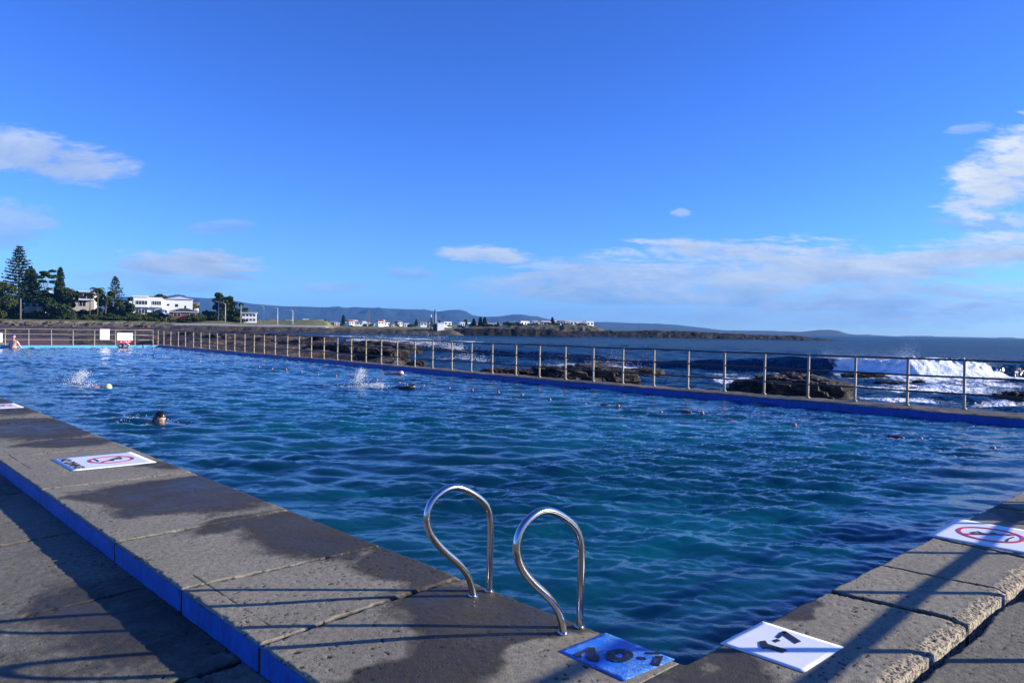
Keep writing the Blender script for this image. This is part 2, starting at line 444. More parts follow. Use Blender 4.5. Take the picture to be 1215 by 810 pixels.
TA = spectrum_tile(512, 13.0, .30, 4.0, .9, (.72, .69), 3.0, .0175, 11, 1.2, .12)
TB = spectrum_tile(512, 5.3, .08, .40, .22, (.85, .52), 2.2, .0068, 12, .9, .22)
def pool_z(X, Y, fine):
    h, dx, dy = sample(TA, X, Y); h2, ex, ey = sample(TB, X + .3 * Y, Y - .3 * X)
    near = np.minimum(np.minimum(X - EDGE_X, Y - EDGE_Y), 1.2).clip(0, 1.2) / 1.2 * .55 + .45
    k = near; q = near * fine
    q = q * (.9 + 1.1 * fbm(X * .45, Y * .45, 3, 15)); k = k * (1 + .5 * fbm(X * .2 + 4, Y * .2, 2, 16))
    return X + dx * k + ex * q, Y + dy * k + ey * q, POOL_Z + h * k + h2 * q
wx = axis(EDGE_X - .06, 17.2, EDGE_X - .06, EDGE_X + 2.2, .018, 1.006)
wy = axis(EDGE_Y - .06, END_Y + .3, EDGE_Y - .06, EDGE_Y + 2.6, .018, 1.0068)
gx, gy = np.gradient(wx), np.gradient(wy)
fine = np.clip(1.25 - np.maximum.outer(gy, gx) / .16, .25, 1)
M_POOL = water_mat('pool water', (.0016, .034, .064), (.0026, .082, .122), 9.0, .38, .016, .02, False, .22, sss=True)
pool = link('pool_water', grid_mesh('pool_water', wx, wy, lambda X, Y: pool_z(X, Y, fine)), M_POOL)
tag(pool, 'rippled dark teal water filling the long ocean pool', 'water', kind='structure')

# the sea: one graded sheet with swell, the breaking wave as part of it
WAVE = [(330, 398, .2), (440, 410, 1.0), (500, 415, 1.0), (560, 421, .75), (660, 428, .75), (780, 436, .85), (900, 440, 1.0), (980, 444, 1.4), (1080, 448, 1.5), (1190, 448, 1.35), (1260, 449, 1.1), (1500, 458, .9)]
wpts = []
for x, y, h in WAVE:
    p = at(x, y, SEA_Z); r_ = p.x * RH[0] + p.y * RH[1]; dd = p.x * FH[0] + p.y * FH[1]; wpts.append((r_, dd, h))
wr = [p[0] for p in wpts]; wd = [p[1] for p in wpts]; wh = [p[2] for p in wpts]
BREAK_R0 = np.interp(975, [w[0] for w in WAVE], wr); BREAK_R1 = np.interp(1195, [w[0] for w in WAVE], wr)
FOAM = [(1000, 460, 4.0, 2.4, .65), (1100, 462, 5.0, 4, .78), (1160, 470, 4, 2.6, .78), (1060, 452, 5, 3, .8), (1180, 458, 3, 3, .75), (1060, 475, 4, 2.0, .7), (950, 446, 5, 2, .6),
        (705, 436, 4.2, 1.6, .95), (740, 440, 2.4, 1.5, .8), (550, 427, 3.0, 1.6, .8), (890, 452, 3, 2, .75), (850, 445, 2.5, 1.2, .6), (470, 402, 10, 9, .95), (520, 405, 12, 7, .92), (600, 408, 9, 4, .5),
        (405, 399, 8, 9, .7), (300, 393, 10, 20, .65), (165, 389, 8, 20, .6), (900, 404, 26, 8, .55), (800, 402, 30, 8, .6), (950, 403.5, 10, 6, .55), (640, 414, 5, 3, .45), (1195, 480, 2.5, 2, .7), (1120, 480, 3.0, 1.5, .6)]
fo = []
for x, y, a, b, s in FOAM:
    p = at(x, y, SEA_Z); fo.append((p.x * RH[0] + p.y * RH[1], p.x * FH[0] + p.y * FH[1], a, b, s))
TS = spectrum_tile(512, 61.0, 1.6, 16, 5.0, (.97, .2), 2.0, .085, 21, 1.1)
TT = spectrum_tile(512, 17.0, .5, 2.4, 1.0, (.97, -.2), 1.5, .022, 22, 1.0, .4)
def sea_all(X, Y):
    Rr = X * RH[0] + Y * RH[1]; Dd = X * FH[0] + Y * FH[1]
    h, dx, dy = sample(TS, X, Y); h2, ex, ey = sample(TT, X, Y)
    far = np.clip(1.3 - np.hypot(X, Y) / 260, 0, 1)
    Z = SEA_Z + h * far + h2 * np.clip(1.4 - np.hypot(X, Y) / 80, 0, 1)
    dc = np.interp(Rr, wr, wd); hh = np.interp(Rr, wr, wh)
    hh = hh * .66 * (1 + .35 * fbm(Rr / 5, Dd / 40, 4, 5))
    n = Dd - dc - hh * .9 + .8 * fbm(Rr / 9, Rr * 0, 2, 9)      # >0 behind the crest
    prof = np.where(n < 0, np.exp(-(n / (.62 * hh + .05)) ** 2), np.exp(-(n / (4.5 * hh + .3)) ** 2))
    ramp = sstep(wr[0], wr[1], Rr)
    Z = Z + hh * prof * ramp
    push = np.where(n < .4, prof, prof * .3) * hh * .45 * ramp
    X2 = X + dx * far - FH[0] * push; Y2 = Y + dy * far - FH[1] * push
    foam = np.zeros_like(X)
    for a, b, sa, sb, st in fo:
        foam = np.maximum(foam, st * np.exp(-((Rr - a) / sa) ** 2 - ((Dd - b) / sb) ** 2))
    Rb = Rr + 2.0 * fbm(Rr / 1.8, Dd / 1.8, 4, 46)
    brk = sstep(BREAK_R0 - 2.5, BREAK_R0 + 2.5, Rb) * (1 - sstep(BREAK_R1 - 2.0, BREAK_R1 + 1.2, Rb))
    foam = np.maximum(foam, brk * np.where(n < 1.0, np.exp(-(np.minimum(n + .3, 0) / 4.5) ** 2), np.exp(-((n - 1) / 1.2) ** 2)) * 1.15)
    crest = np.exp(-((n - .1) / .3) ** 2) * (.3 + .35 * fbm(Rr / 5, Rr * 0 + 3, 3, 44)) * ramp
    foam = np.maximum(foam, crest)
    # where swell washes the wall
    return X2, Y2, Z, np.clip(foam, 0, 1.2)
sx = axis(-9000, 9000, 15, 75, .36, 1.035)
sy = axis(-9000, 9000, -12, 95, .36, 1.035)
_XX, _YY = np.meshgrid(sx, sy); _sea = sea_all(_XX, _YY)
M_SEA = water_mat('sea water', (.002, .027, .066), (.003, .040, .088), 1.6, .8, .30, .10, True, .05, cap=.40)
sea = link('sea', grid_mesh('sea', sx, sy, lambda X, Y: _sea[:3], attrs={'foam': _sea[3]}), M_SEA)
tag(sea, 'choppy dark blue sea with white breakers beyond the pool wall', 'sea', kind='structure')

# ------------------------------------------------------------------ concrete walls and decks
def joint(d, width, seed, along, jag=.5):
    """depth 0..1 of a ragged joint; d = distance from its centre line"""
    w = width * (1 + jag * 1.6 * fbm(along * 14, along * 0 + seed, 4, seed))
    off = .012 * fbm(along * 5, along * 0 + seed * 3, 3, seed + 5)
    return 1 - sstep(.7, 1.05, np.abs(d + off) / np.maximum(w, .002))
LJ = [(7.04, 7.05, .016), (5.08, 5.16, .022), (3.955, 3.967, .018), (3.057, 3.172, .02), (8.95, 8.97, .008), (10.05, 10.1, .014), (11.9, 11.9, .012), (13.6, 13.6, .012)] + [(13.6 + 1.8 * i, 13.6 + 1.8 * i, .014) for i in range(1, 21)]
RJ = [(3.986, 4.067, .026), (4.674, 4.743, .009), (5.60, 5.54, .022), (7.0, 7.1, .012), (8.4, 8.5, .014), (9.9, 9.9, .014), (11.4, 11.4, .014), (12.9, 12.9, .014)]

PADS = [(2.49, 1.98, .19, .22), (3.13, 1.56, .22, .23), (2.19, 8.15, .40, .44), (5.98, 1.42, .40, .40), (2.25, 14.35, .38, .44)]
def bed(X, Y):
    """0 where a sign sheet is bedded flat on the concrete"""
    k = np.ones_like(X)
    for x, y, a, b_ in PADS: k = np.minimum(k, np.maximum(sstep(a, a + .04, np.abs(X - x)), sstep(b_, b_ + .04, np.abs(Y - y))))
    return k
def left_top(X, Y):
    cav = np.zeros_like(X); lit = np.zeros_like(X)
    for i, (y0, y1, w) in enumerate(LJ):
        yc = y0 + (y1 - y0) * (X - KERB_X) / (EDGE_X - KERB_X)
        near = np.abs(Y - yc) < .1
        if near.any():
            j = joint(Y - yc, w * .62, i + 3, X, .7); cav = np.maximum(cav, np.where(near, j, 0))
            chip = (1 - sstep(.4, 1.0, np.abs(Y - yc) / (w * 1.9))) * sstep(.12, .4, fbm(X * 16, Y * 16, 4, i + 50)); lit = np.maximum(lit, np.where(near, chip, 0))
    seam = (1 - sstep(.5, 1, np.abs(X - 1.565 - .004 * fbm(Y * 6, Y * 0, 3, 8)) / .004)) * (fbm(Y * 2, Y * 0 + 1, 3, 33) > -.15)
    pit = sstep(.50, .72, fbm(X * 52, Y * 52, 2, 71)) * sstep(-.2, .3, fbm(X * 2.2, Y * 2.2, 3, 72))
    Z = bed(X, Y) * (.004 * fbm(X * 2, Y * 2, 3, 61) + .0012 * fbm(X * 45, Y * 45, 2, 62)) - .0045 * pit - .026 * cav - .004 * lit - .002 * seam
    # chipped arrises along the pool and the kerb
    e = EDGE_X - X - .02 * np.clip(fbm(Y * 9, Y * 0 + 2, 4, 14), 0, 1); Z = Z - .02 * (1 - sstep(0, .018, e))
    k = X - KERB_X - .012 * np.clip(fbm(Y * 13, Y * 0 + 5, 4, 15) - .05, 0, 1) * 2; Z = Z - .008 * (1 - sstep(0, .009, k))
    wet = wet_left(X, Y)
    return Z, np.clip(np.maximum(cav ** .5, np.maximum(.75 * pit, .7 * seam)), 0, 1), wet, np.clip(lit * .35 * (1 - cav), 0, 1)
def blob(X, Y, x, y, a, b, k=1.0):
    Xw = X + .22 * fbm(X * 1.9, Y * 1.3, 4, 951) + .05 * fbm(X * 9, Y * 9, 3, 952); Yw = Y + .34 * fbm(X * 1.7 + 9, Y * 1.5, 4, 953) + .05 * fbm(X * 8, Y * 8, 3, 954)
    return k * (1 - sstep(.35, 1.35, np.sqrt(((Xw - x) / a) ** 2 + ((Yw - y) / b) ** 2)))
def wet_left(X, Y):
    w = np.zeros_like(X)
    for args in [(2.25, 6.1, .72, .92, 1.15), (2.5, 6.35, .4, .55, 1.3), (1.75, 6.45, .3, .45, .8), (2.5, 4.55, .55, .75, 1.0), (2.1, 5.0, .4, .25, .8), (2.55, 3.5, .42, .6, .95), (2.35, 2.62, .62, .62, 1.0), (1.85, 2.35, .45, .5, .95),
                 (1.6, 2.0, .6, .6, .95), (2.2, 9.6, .7, .42, .9), (2.2, 11.2, .8, 1.4, 1.25), (2.3, 14.5, .8, 1.8, 1.1), (2.1, 19, .8, 2.4, 1.1), (2.6, 7.5, .25, .5, .75), (2.4, 26, .7, 3, 1), (2.6, 36, .6, 4, 1)]:
        w = np.maximum(w, blob(X, Y, *args))
    for args in [(2.22, 2.13, .28, .2, 1), (1.72, 2.85, .3, .22, .8), (1.62, 5.45, .3, .3, .8)]:
        w = w - blob(X, Y, *args)
    return np.clip(w, 0, 1.4)
def lower(z): return lambda X, Y: z
lx = axis(KERB_X, EDGE_X, KERB_X, EDGE_X, .0085, 1)
ly = axis(1.757, 52.0, 1.757, 8.6, .0095, 1.012, .25)
_LX, _LY = np.meshgrid(lx, ly); _lt = left_top(_LX, _LY)
wall_l = link('pool_wall', grid_mesh('pool_wall', lx, ly, lambda X, Y: _lt[0], attrs={'cavity': _lt[1], 'wet': _lt[2], 'bare': _lt[3]}, skirt=-1.3), M_WALL)
tag(wall_l, 'broad stained concrete pool wall with blue outer edge and a steel ladder on it', 'pool wall')
# blue painted outer face, slightly proud, ragged along the top
ky = axis(1.10, 52.0, 1.10, 8.0, .012, 1.012, .3); kz = np.linspace(0, 1, 9)
def kerb_face(T, Y):
    top = -.007 - .006 * np.abs(fbm(Y * 12, Y * 0 + 9, 4, 91)); bot = -.16
    Z = top + (bot - top) * T
    cav = np.zeros_like(Y)
    for i, (y0, y1, w) in enumerate(LJ):
        cav = np.maximum(cav, np.where(np.abs(Y - y0) < .1, joint(Y - y0, .014, i + 30, Z), 0))
    X = KERB_X - .005 - .004 * fbm(Y * 7, Z * 7, 3, 92) + .02 * cav
    return X, Y, Z
kerb = link('painted_face', grid_mesh('painted_face', kz, ky, kerb_face), M_BLUE, wall_l)
kerb['label'] = 'blue painted outer face'

def right_top(X, Y):
    cav = np.zeros_like(X)
    for i, (x0, x1, w) in enumerate(RJ):
        xc = x0 + (x1 - x0) * (EDGE_Y - Y) / (EDGE_Y - GAP_Y)
        cav = np.maximum(cav, joint(X - xc, w, i + 13, Y, .35))
    seam = (1 - sstep(.5, 1, np.abs(Y - 1.262 - .004 * fbm(X * 6, X * 0, 3, 18)) / .003)) * (fbm(X * 1.4, X * 0 + 1, 3, 43) > 0)
    pit = sstep(.52, .74, fbm(X * 52, Y * 52, 2, 171)) * sstep(-.2, .35, fbm(X * 2.2, Y * 2.2, 3, 172))
    Z = bed(X, Y) * (.004 * fbm(X * 2, Y * 2, 3, 161) + .0012 * fbm(X * 45, Y * 45, 2, 162)) - .0045 * pit - .03 * cav - .002 * seam
    # broken, pebbly outer edge
    lim = 1.185 + .045 * fbm(X * 2.2, X * 0 + 3, 4, 163)
    bare = 1 - sstep(-.015, .02, Y - lim + .03 * fbm(X * 22, Y * 22, 3, 164))
    Z = Z - np.clip(lim - Y, 0, 1) * .30 + bare * .009 * fbm(X * 42, Y * 42, 2, 165)
    e = EDGE_Y - Y - .010 * fbm(X * 9, X * 0 + 2, 4, 114); Z = Z - .03 * (1 - sstep(0, .03, e)) * sstep(EDGE_X - .02, EDGE_X + .02, X)
    w = np.zeros_like(X)
    for args in [(2.78, 1.52, .26, .22, .95), (2.62, 1.4, .3, .3, .9), (3.55, 1.70, .5, .12, .85), (2.3, 1.55, .4, .3, .8), (6.75, 1.6, .45, .2, .95), (2.45, 1.72, .6, .12, .75), (9, 1.6, 1.5, .2, .9)]:  # the blob just past the no diving sign paints in a broad shadow
        w = np.maximum(w, blob(X, Y, *args))
    return Z, np.clip(np.maximum(cav ** .6, np.maximum(.75 * pit, .5 * seam)), 0, 1), w, np.clip(bare, 0, 1) * (1 - cav)
rx = axis(KERB_X, 15.6, 2.2, 7.2, .0095, 1.02, .15); ry = axis(GAP_Y, EDGE_Y - .002, GAP_Y, EDGE_Y - .002, .0085, 1)
_RX, _RY = np.meshgrid(rx, ry); _rt = right_top(_RX, _RY)
wall_r = link('pool_wall', grid_mesh('pool_wall', rx, ry, lambda X, Y: _rt[0], attrs={'cavity': _rt[1], 'wet': _rt[2], 'bare': _rt[3]}, skirt=-1.3), M_WALL)
tag(wall_r, 'cracked concrete pool wall with pebbly broken outer edge, crossed by rail shadows', 'pool wall')

# decks
def deck_low(X, Y):
    cav = np.zeros_like(X)
    for i, (yc, w) in enumerate([(4.42, .010), (3.15, .02), (2.2, .014), (5.9, .012), (7.6, .01), (9.6, .012), (12, .012)]):
        j = joint(Y - yc - .10 * (X - .9) - .03 * fbm(X * 3, X * 0 + i, 3, 83 + i), w, i + 23, X, .8)
        cav = np.maximum(cav, j * (vnoise(X * 4, Y * 0 + i, 5) > .15))
    pit = sstep(.5, .72, fbm(X * 52, Y * 52, 2, 271)) * sstep(-.3, .3, fbm(X * 2.2, Y * 2.2, 3, 272))
    Z = -.12 + .005 * fbm(X * 1.5, Y * 1.5, 3, 261) + .0022 * fbm(X * 38, Y * 38, 2, 262) - .0045 * pit - .015 * cav
    w = np.maximum(blob(X, Y, 1.2, 4.0, .35, 1.2, .7), blob(X, Y, .5, 6.2, .5, .6, .7)) + .5 * sstep(.0, .5, fbm(X * 1.1, Y * .7, 3, 265))
    return Z, np.clip(np.maximum(.8 * cav, .7 * pit), 0, 1), w
dx_ = axis(-14, KERB_X - .004, .1, KERB_X - .004, .011, 1.12, 1.0); dy_ = axis(-14, 58, 2.2, 8.0, .012, 1.04, 1.0)
_DX, _DY = np.meshgrid(dx_, dy_); _dl = deck_low(_DX, _DY)
deck = link('pool_deck', grid_mesh('pool_deck', dx_, dy_, lambda X, Y: _dl[0], attrs={'cavity': _dl[1], 'wet': _dl[2], 'bare': _dl[1] * 0}, skirt=-1.4), M_DECK)
tag(deck, 'rough grey concrete deck below the blue kerb', 'deck', kind='structure')
def deck_r(X, Y):
    cav = np.zeros_like(X)
    for i, xc in enumerate([4.78, 3.3, 6.4, 8.0]): cav = np.maximum(cav, joint(X - xc, .012, i + 63, Y, .5))
    pit = sstep(.5, .7, fbm(X * 52, Y * 52, 2, 371)) * sstep(-.1, .3, fbm(X * 2.2, Y * 2.2, 3, 372))
    Z = -.04 + .005 * fbm(X * 1.5, Y * 1.5, 3, 361) + .0016 * fbm(X * 38, Y * 38, 2, 362) - .0045 * pit - .02 * cav
    g = Y - (GAP_Y - .035 + .03 * fbm(X * 5, X * 0 + 7, 4, 363)); Z = Z - .12 * sstep(-.015, .012, g)
    return Z, np.clip(np.maximum(np.maximum(cav, .7 * pit), .9 * sstep(0, .02, g)), 0, 1), .5 * sstep(.1, .5, fbm(X * .8, Y * .8, 3, 365))  # cavity also puts the trench's shade into the colour
ex_ = axis(KERB_X + .004, 20, 3.2, 6.4, .010, 1.04, .8); ey_ = axis(-12, GAP_Y - .004, .55, GAP_Y - .004, .0085, 1.06, .8)
_EX, _EY = np.meshgrid(ex_, ey_); _dr = deck_r(_EX, _EY)
deck2 = link('concrete_path', grid_mesh('concrete_path', ex_, ey_, lambda X, Y: _dr[0], attrs={'cavity': _dr[1], 'wet': _dr[2], 'bare': _dr[1] * 0}, skirt=-1.4), M_DECK)
tag(deck2, 'pitted concrete path along the broken outer edge of the pool wall', 'path', kind='structure')

# far sea wall
fy = axis(-9, 52.0, -2, 30, .06, 1.03, .3); fu = np.linspace(0, 1, 26)
def far_wall(Uu, Y):
    a = face_x(Y) ; b = post_x(Y) + .45 + .12 * fbm(Y * .7, Y * 0, 4, 401)
    X = a + (b - a) * Uu
    Z = -.01 + .018 * fbm(X * 3, Y * 3, 4, 402) + .012 * fbm(X * 12, Y * 9, 3, 403) - .10 * sstep(.8, 1.0, Uu) - .03 * (1 - sstep(0, .05, Uu))
    return X, Y, Z
_FU, _FY = np.meshgrid(fu, fy); _fp = far_wall(_FU, _FY)
fcav = sstep(.35, .6, fbm(_fp[0] * 8, _fp[1] * 4, 3, 404)) * .8; fwet = .55 + .5 * fbm(_fp[0] * .8, _fp[1] * .35, 3, 405)
wall_f = link('sea_wall', grid_mesh('sea_wall', fu, fy, far_wall, attrs={'cavity': fcav, 'wet': fwet, 'bare': fcav * 0}, skirt=-1.6), M_FARTOP)
tag(wall_f, 'long low concrete wall with blue face dividing the pool from the sea', 'sea wall')
def far_face(T, Y): return face_x(Y) - .012 - .01 * fbm(Y * .8, Y * 0, 3, 411), Y, (-.028 - .02 * fbm(Y * 3, Y * 0 + 4, 3, 412).clip(0, 1)) - .5 * T
ff = link('painted_face', grid_mesh('painted_face', np.linspace(0, 1, 5), fy[fy < 50.4], far_face), M_FARBLUE, wall_f)
# end wall
we = axis(1.4, 17.6, 1.4, 17.6, .12, 1); wv = axis(END_Y, END_Y + 1.4, END_Y, END_Y + 1.4, .12, 1)
_WX, _WY = np.meshgrid(we, wv)
wall_e = link('pool_wall', grid_mesh('pool_wall', we, wv, lambda X, Y: -.012 + .012 * fbm(X * 3, Y * 3, 3, 421), attrs={'cavity': _WX * 0, 'wet': .3 + 0 * _WX, 'bare': 0 * _WX}, skirt=-1.6), M_FARTOP)
tag(wall_e, 'short end wall of the pool with a sunlit blue face under the signs', 'pool wall')
b = MB(); b.box((2.6, END_Y - .02, -.7), (16.66, END_Y - .003, -.022)); pe = b.build('painted_face', M_CYAN, wall_e)

# ------------------------------------------------------------------ pool ladder
PROF = [(2.503, -.03), (2.502, .01), (2.488, .065), (2.459, .122), (2.397, .192), (2.301, .277), (2.232, .355), (2.203, .423), (2.206, .478), (2.244, .534), (2.32, .570), (2.399, .568), (2.492, .524), (2.57, .464), (2.605, .404), (2.615, .324), (2.615, .2), (2.613, -.03)]
lad = empty('pool_ladder', (2.56, 2.59, 0)); tag(lad, 'pair of looped stainless steel grab rails of the pool ladder at the wall edge', 'pool ladder')
for k, yy in enumerate((2.28, 2.905)):
    b = MB(); b.tube(catmull([(x - 2.56, yy - 2.59, z) for x, z in PROF], 7), .0174, 16)
    h = b.build('handrail', M_STEEL, lad, True)
    for x in (2.503, 2.613):
        b = MB(); b.tube([(x - 2.56, yy - 2.59, -.004), (x - 2.56, yy - 2.59, .006)], .026, 16); b.build('flange', M_STEEL, h, False)

# ------------------------------------------------------------------ painted signs on the concrete
def sheet(name, corners, z, thick, m, parent=None, n=14):
    c = [Vector((p[0], p[1], 0)) for p in corners]
    V = []; F = []
    for j in range(n + 1):
        for i in range(n + 1):
            u, v = i / n, j / n
            p = (c[0] * (1 - u) + c[1] * u) * (1 - v) + (c[3] * (1 - u) + c[2] * u) * v
            V.append((p.x, p.y, z + .0006 * math.sin(u * 9 + v * 5)))
    for j in range(n):
        for i in range(n): F.append((j * (n + 1) + i, j * (n + 1) + i + 1, (j + 1) * (n + 1) + i + 1, (j + 1) * (n + 1) + i))
    o = link(name, np_mesh(name, V, F), m, parent)
    sm = o.modifiers.new('thickness', 'SOLIDIFY'); sm.thickness = thick; sm.offset = -1
    return o
def flat(name, polys, z, m, parent=None, loc=None):
    b = MB()
    for p in polys: b.prism(p, z, z + .0025)
    o = b.build(name, m, parent); return o
def local(root, o):
    o.location = tuple(-Vector(root.location)); return o
def ring_polys(c, r0, r1, a0, a1, n, ax, ay):
    P = lambda r, a: (c[0] + ax[0] * r * math.cos(a) + ay[0] * r * math.sin(a), c[1] + ax[1] * r * math.cos(a) + ay[1] * r * math.sin(a))
    out = []
    for i in range(n):
        a, b_ = a0 + (a1 - a0) * i / n, a0 + (a1 - a0) * (i + 1) / n
        out.append([P(r0, a), P(r1, a), P(r1, b_), P(r0, b_)])
    return out
def text_mesh(body, size, loc, rz, m, parent, name='lettering', z=.02):
    cu = bpy.data.curves.new(name, 'FONT'); cu.body = body; cu.size = size; cu.align_x = 'CENTER'; cu.align_y = 'CENTER'; cu.extrude = .0012; cu.offset = size * .018
    tmp = bpy.data.objects.new('tmp_text', cu); COL.objects.link(tmp)
    dg = bpy.context.evaluated_depsgraph_get(); me = bpy.data.meshes.new_from_object(tmp.evaluated_get(dg))
    bpy.data.objects.remove(tmp); bpy.data.curves.remove(cu)
    o = link(name, me, m, parent); o.location = loc; o.rotation_euler = (0, 0, rz); return o

ZS = .0035
# white depth marking 1.7
o17 = empty('depth_marking', (3.13, 1.56, 0)); tag(o17, 'white depth marking reading 1.7 stuck on the pool wall', 'depth marking')
local(o17, sheet('panel', [(2.945, 1.372), (3.318, 1.372), (3.318, 1.752), (2.943, 1.752)], ZS, .003, M_WHITE, o17))
def mat_pts(org, ax, by, pts): return [(org[0] + ax[0] * a + by[0] * b_, org[1] + ax[1] * a + by[1] * b_) for a, b_ in pts]
org, A_, B_ = (2.943, 1.752), (.375, 0), (0, -.38)      # a along +X, b from the water outwards
px2 = lambda pts: [tuple(at(x, y, ZS)[:2]) for x, y in pts]
one = px2([(901, 761), (908, 760), (911, 764), (934, 771), (930, 774), (909, 768.5), (905, 769.5), (902, 766)])
dot = px2([(917, 759.5), (922, 758), (926, 760.2), (921, 762)])
sev1 = px2([(921, 755.5), (928, 749), (933, 750.5), (925, 757)])
sev2 = px2([(928, 749), (932, 749), (950.5, 761), (944, 763.5), (931, 754)])
local(o17, flat('lettering', [one, dot, sev1, sev2], ZS + .001, M_BLACK, o17))
# worn blue depth marking in the corner
mb_, tb = mat('worn blue marking sheet'); v = tb.pos()
nb = tb.noise(v, 16, 6, .7, .3); crust = tb.ramp(tb.noise(v, 55, 5, .75), [(.46, 0.0), (.58, 1.0)])
zone = tb.ramp(tb.noise(v, 7.0, 3), [(.40, 0.0), (.5, 1.0)])
cb = tb.mix(tb.ramp(nb, [(.3, 0.0), (.7, 1.0)]), (.012, .13, .58), (.03, .24, .82))
cb = tb.mix(tb.math('MULTIPLY', crust, zone), cb, (.10, .33, .82))
cb = tb.mix(tb.ramp(tb.noise(v, 80, 4, .7), [(.62, 0.0), (.68, .8)]), cb, (.01, .03, .09))
tb.out(cb, .45, 0, tb.bump(tb.math('MULTIPLY', crust, zone), .8, .006))
ob = empty('depth_marking', (2.5, 1.98, 0)); tag(ob, 'worn blue depth marking with black figures at the corner of the pool beside the ladder', 'depth marking')
local(ob, sheet('panel', [(2.338, 1.808), (2.652, 1.79), (2.648, 2.156), (2.348, 2.163)], ZS, .003, mb_, ob))
Z2 = lambda pts: [tuple(at(655 + x / 7.6, 740 + y / 7.6, ZS)[:2]) for x, y in pts]
g1 = [Z2([(190, 280), (300, 228), (312, 250), (262, 272), (270, 300), (212, 298)]), Z2([(320, 215), (385, 215), (397, 262), (322, 285)]), Z2([(322, 285), (397, 262), (432, 300), (420, 335), (345, 332), (300, 300)])]
g3 = [Z2([(835, 258), (960, 258), (975, 272), (850, 272)]), Z2([(930, 290), (1005, 292), (965, 380), (898, 366)]), Z2([(765, 298), (840, 302), (850, 322), (790, 320)])]
cO = at(655 + 607 / 7.6, 740 + 285 / 7.6, ZS)
pr = lambda dx_, dy_: Vector((at(655 + (607 + dx_) / 7.6, 740 + (285 + dy_) / 7.6, ZS) - cO))
axO, ayO = pr(128, 0), pr(0, 60)
g2 = ring_polys((cO.x, cO.y), .36, 1.0, 0, 2 * PI, 26, axO, ayO)
mk, tk = mat('worn black figures'); vk = tk.pos()
tk.out(tk.mix(tk.ramp(tk.noise(vk, 60, 4, .7), [(.6, 0.0), (.66, 1.0)]), (.012, .012, .016), (.05, .16, .5)), .5)
local(ob, flat('lettering', g1 + g2 + g3, ZS + .001, mk, ob))

def no_diving(c, ang, w, L, label, cut=True, text='NO DIVING', parts=True):
    """portrait sheet; local x = reader's right, y = reader's up (towards the water)"""
    R = empty('no_diving_sign', (c[0], c[1], ZS), ang); tag(R, label, 'sign', 'no diving signs on the pool walls')
    sheet('panel', [(-w / 2, -L / 2), (w / 2, -L / 2), (w / 2, L / 2), (-w / 2, L / 2)], 0, .003, M_WHITE, R)
    if not parts: return R
    rr = min(w, L * .66) * .42; cy = L * .10
    flat('prohibition_ring', ring_polys((0, cy), rr * .87, rr, 0, 2 * PI, 40, (1, 0), (0, 1)) +
         [[(-rr * .68, cy + rr * .58), (-rr * .58, cy + rr * .68), (rr * .68, cy - rr * .58), (rr * .58, cy - rr * .68)]], .001, M_RED, R)
    s_ = rr
    body = [[(-.50, .42), (-.30, .50), (.02, .16), (-.12, .02)], [(-.12, .02), (.02, .16), (.30, -.10), (.22, -.20)], [(.20, -.10), (.30, -.10), (.42, -.50), (.34, -.52)],
            [(-.1, .1), (.0, .16), (.16, .42), (.06, .44)], [(-.3, .5), (-.22, .56), (.06, .44), (.02, .36)]]
    head = [[(.30 + .09 * math.cos(a), -.02 + .09 * math.sin(a)) for a in np.linspace(0, 2 * PI, 12, endpoint=False)]]
    wave = [[(-.7, -.58), (-.68, -.64), (-.2, -.60), (-.2, -.54)], [(-.2, -.54), (-.2, -.60), (.25, -.66), (.25, -.60)]]
    flat('diver_figure', [[(x * s_, cy + y * s_) for x, y in p] for p in body + head + wave], .0012, M_BLACK, R)
    text_mesh(text, w * .155, (0, -L * .385, .003), 0, M_BLACK, R)
    return R
no_diving((2.19, 8.15), -PI / 2, .80, .735, 'white no diving sign on the wall slab beside the dark wet patch')
no_diving((5.98, 1.42), 0.02, .69, .73, 'white no diving sign crossed by the rail shadow on the cracked wall')
no_diving((2.25, 14.35), -PI / 2, .80, .70, 'white no diving sign cut by the photo edge, farther along the wall', parts=True)

# ------------------------------------------------------------------ fences
def fence_line(name, label, posts, rails, pr, rr, mp, mrail, base):
    root = empty(name, posts[0][:3]); tag(root, label, 'fence')
    o0 = Vector(posts[0][:3]); pm = None
    for p in posts:
        hgt = p[3] if len(p) > 3 else rails[-1]
        q = Vector(p[:3]) - o0
        if pm is None:
            b = MB(); b.tube([(0, 0, base), (0, 0, .0), (0, 0, 1.0)], pr, 10); b.tube([(0, 0, -.02), (0, 0, .02)], pr * 1.9, 10); pm = b.mesh('post', True); pm.materials.append(mp)
        po = link('post', pm, None, root); po.location = q; po.scale = (1, 1, hgt + .01)
        po.rotation_euler = (random.uniform(-.012, .012), random.uniform(-.012, .012), 0)
    for z in rails:
        b = MB(); b.tube([Vector(p[:3]) - o0 + Vector((0, 0, (p[3] / rails[-1] if len(p) > 3 else 1) * z + random.uniform(-.008, .008))) for p in posts], rr, 8)
        b.build('rail', mrail, root, True)
    return root
PX = [187, 194, 202, 211, 219.5, 229, 238, 248, 257.5, 267.5, 278, 290, 301, 313, 326, 340.5, 354.5, 369, 384, 400, 416.5, 434, 452, 471, 492, 513, 536, 559, 584, 612, 640, 671, 704, 739, 776, 816.5, 860, 907, 959, 1015, 1077, 1145]
fp = []
for x in PX:
    r = ray(x, 440)                      # the vertical plane of this ray meets the fence line
    lo, hi = -5.0, 55.0
    for _ in range(50):
        mid = (lo + hi) / 2
        if post_x(mid) / mid * 1.0 > r[0] / r[1] if mid > 0 else True: lo = mid
        else: hi = mid
    Y = (lo + hi) / 2; fp.append((float(post_x(Y)), Y, .0, .92))
fp = fp[::-1]
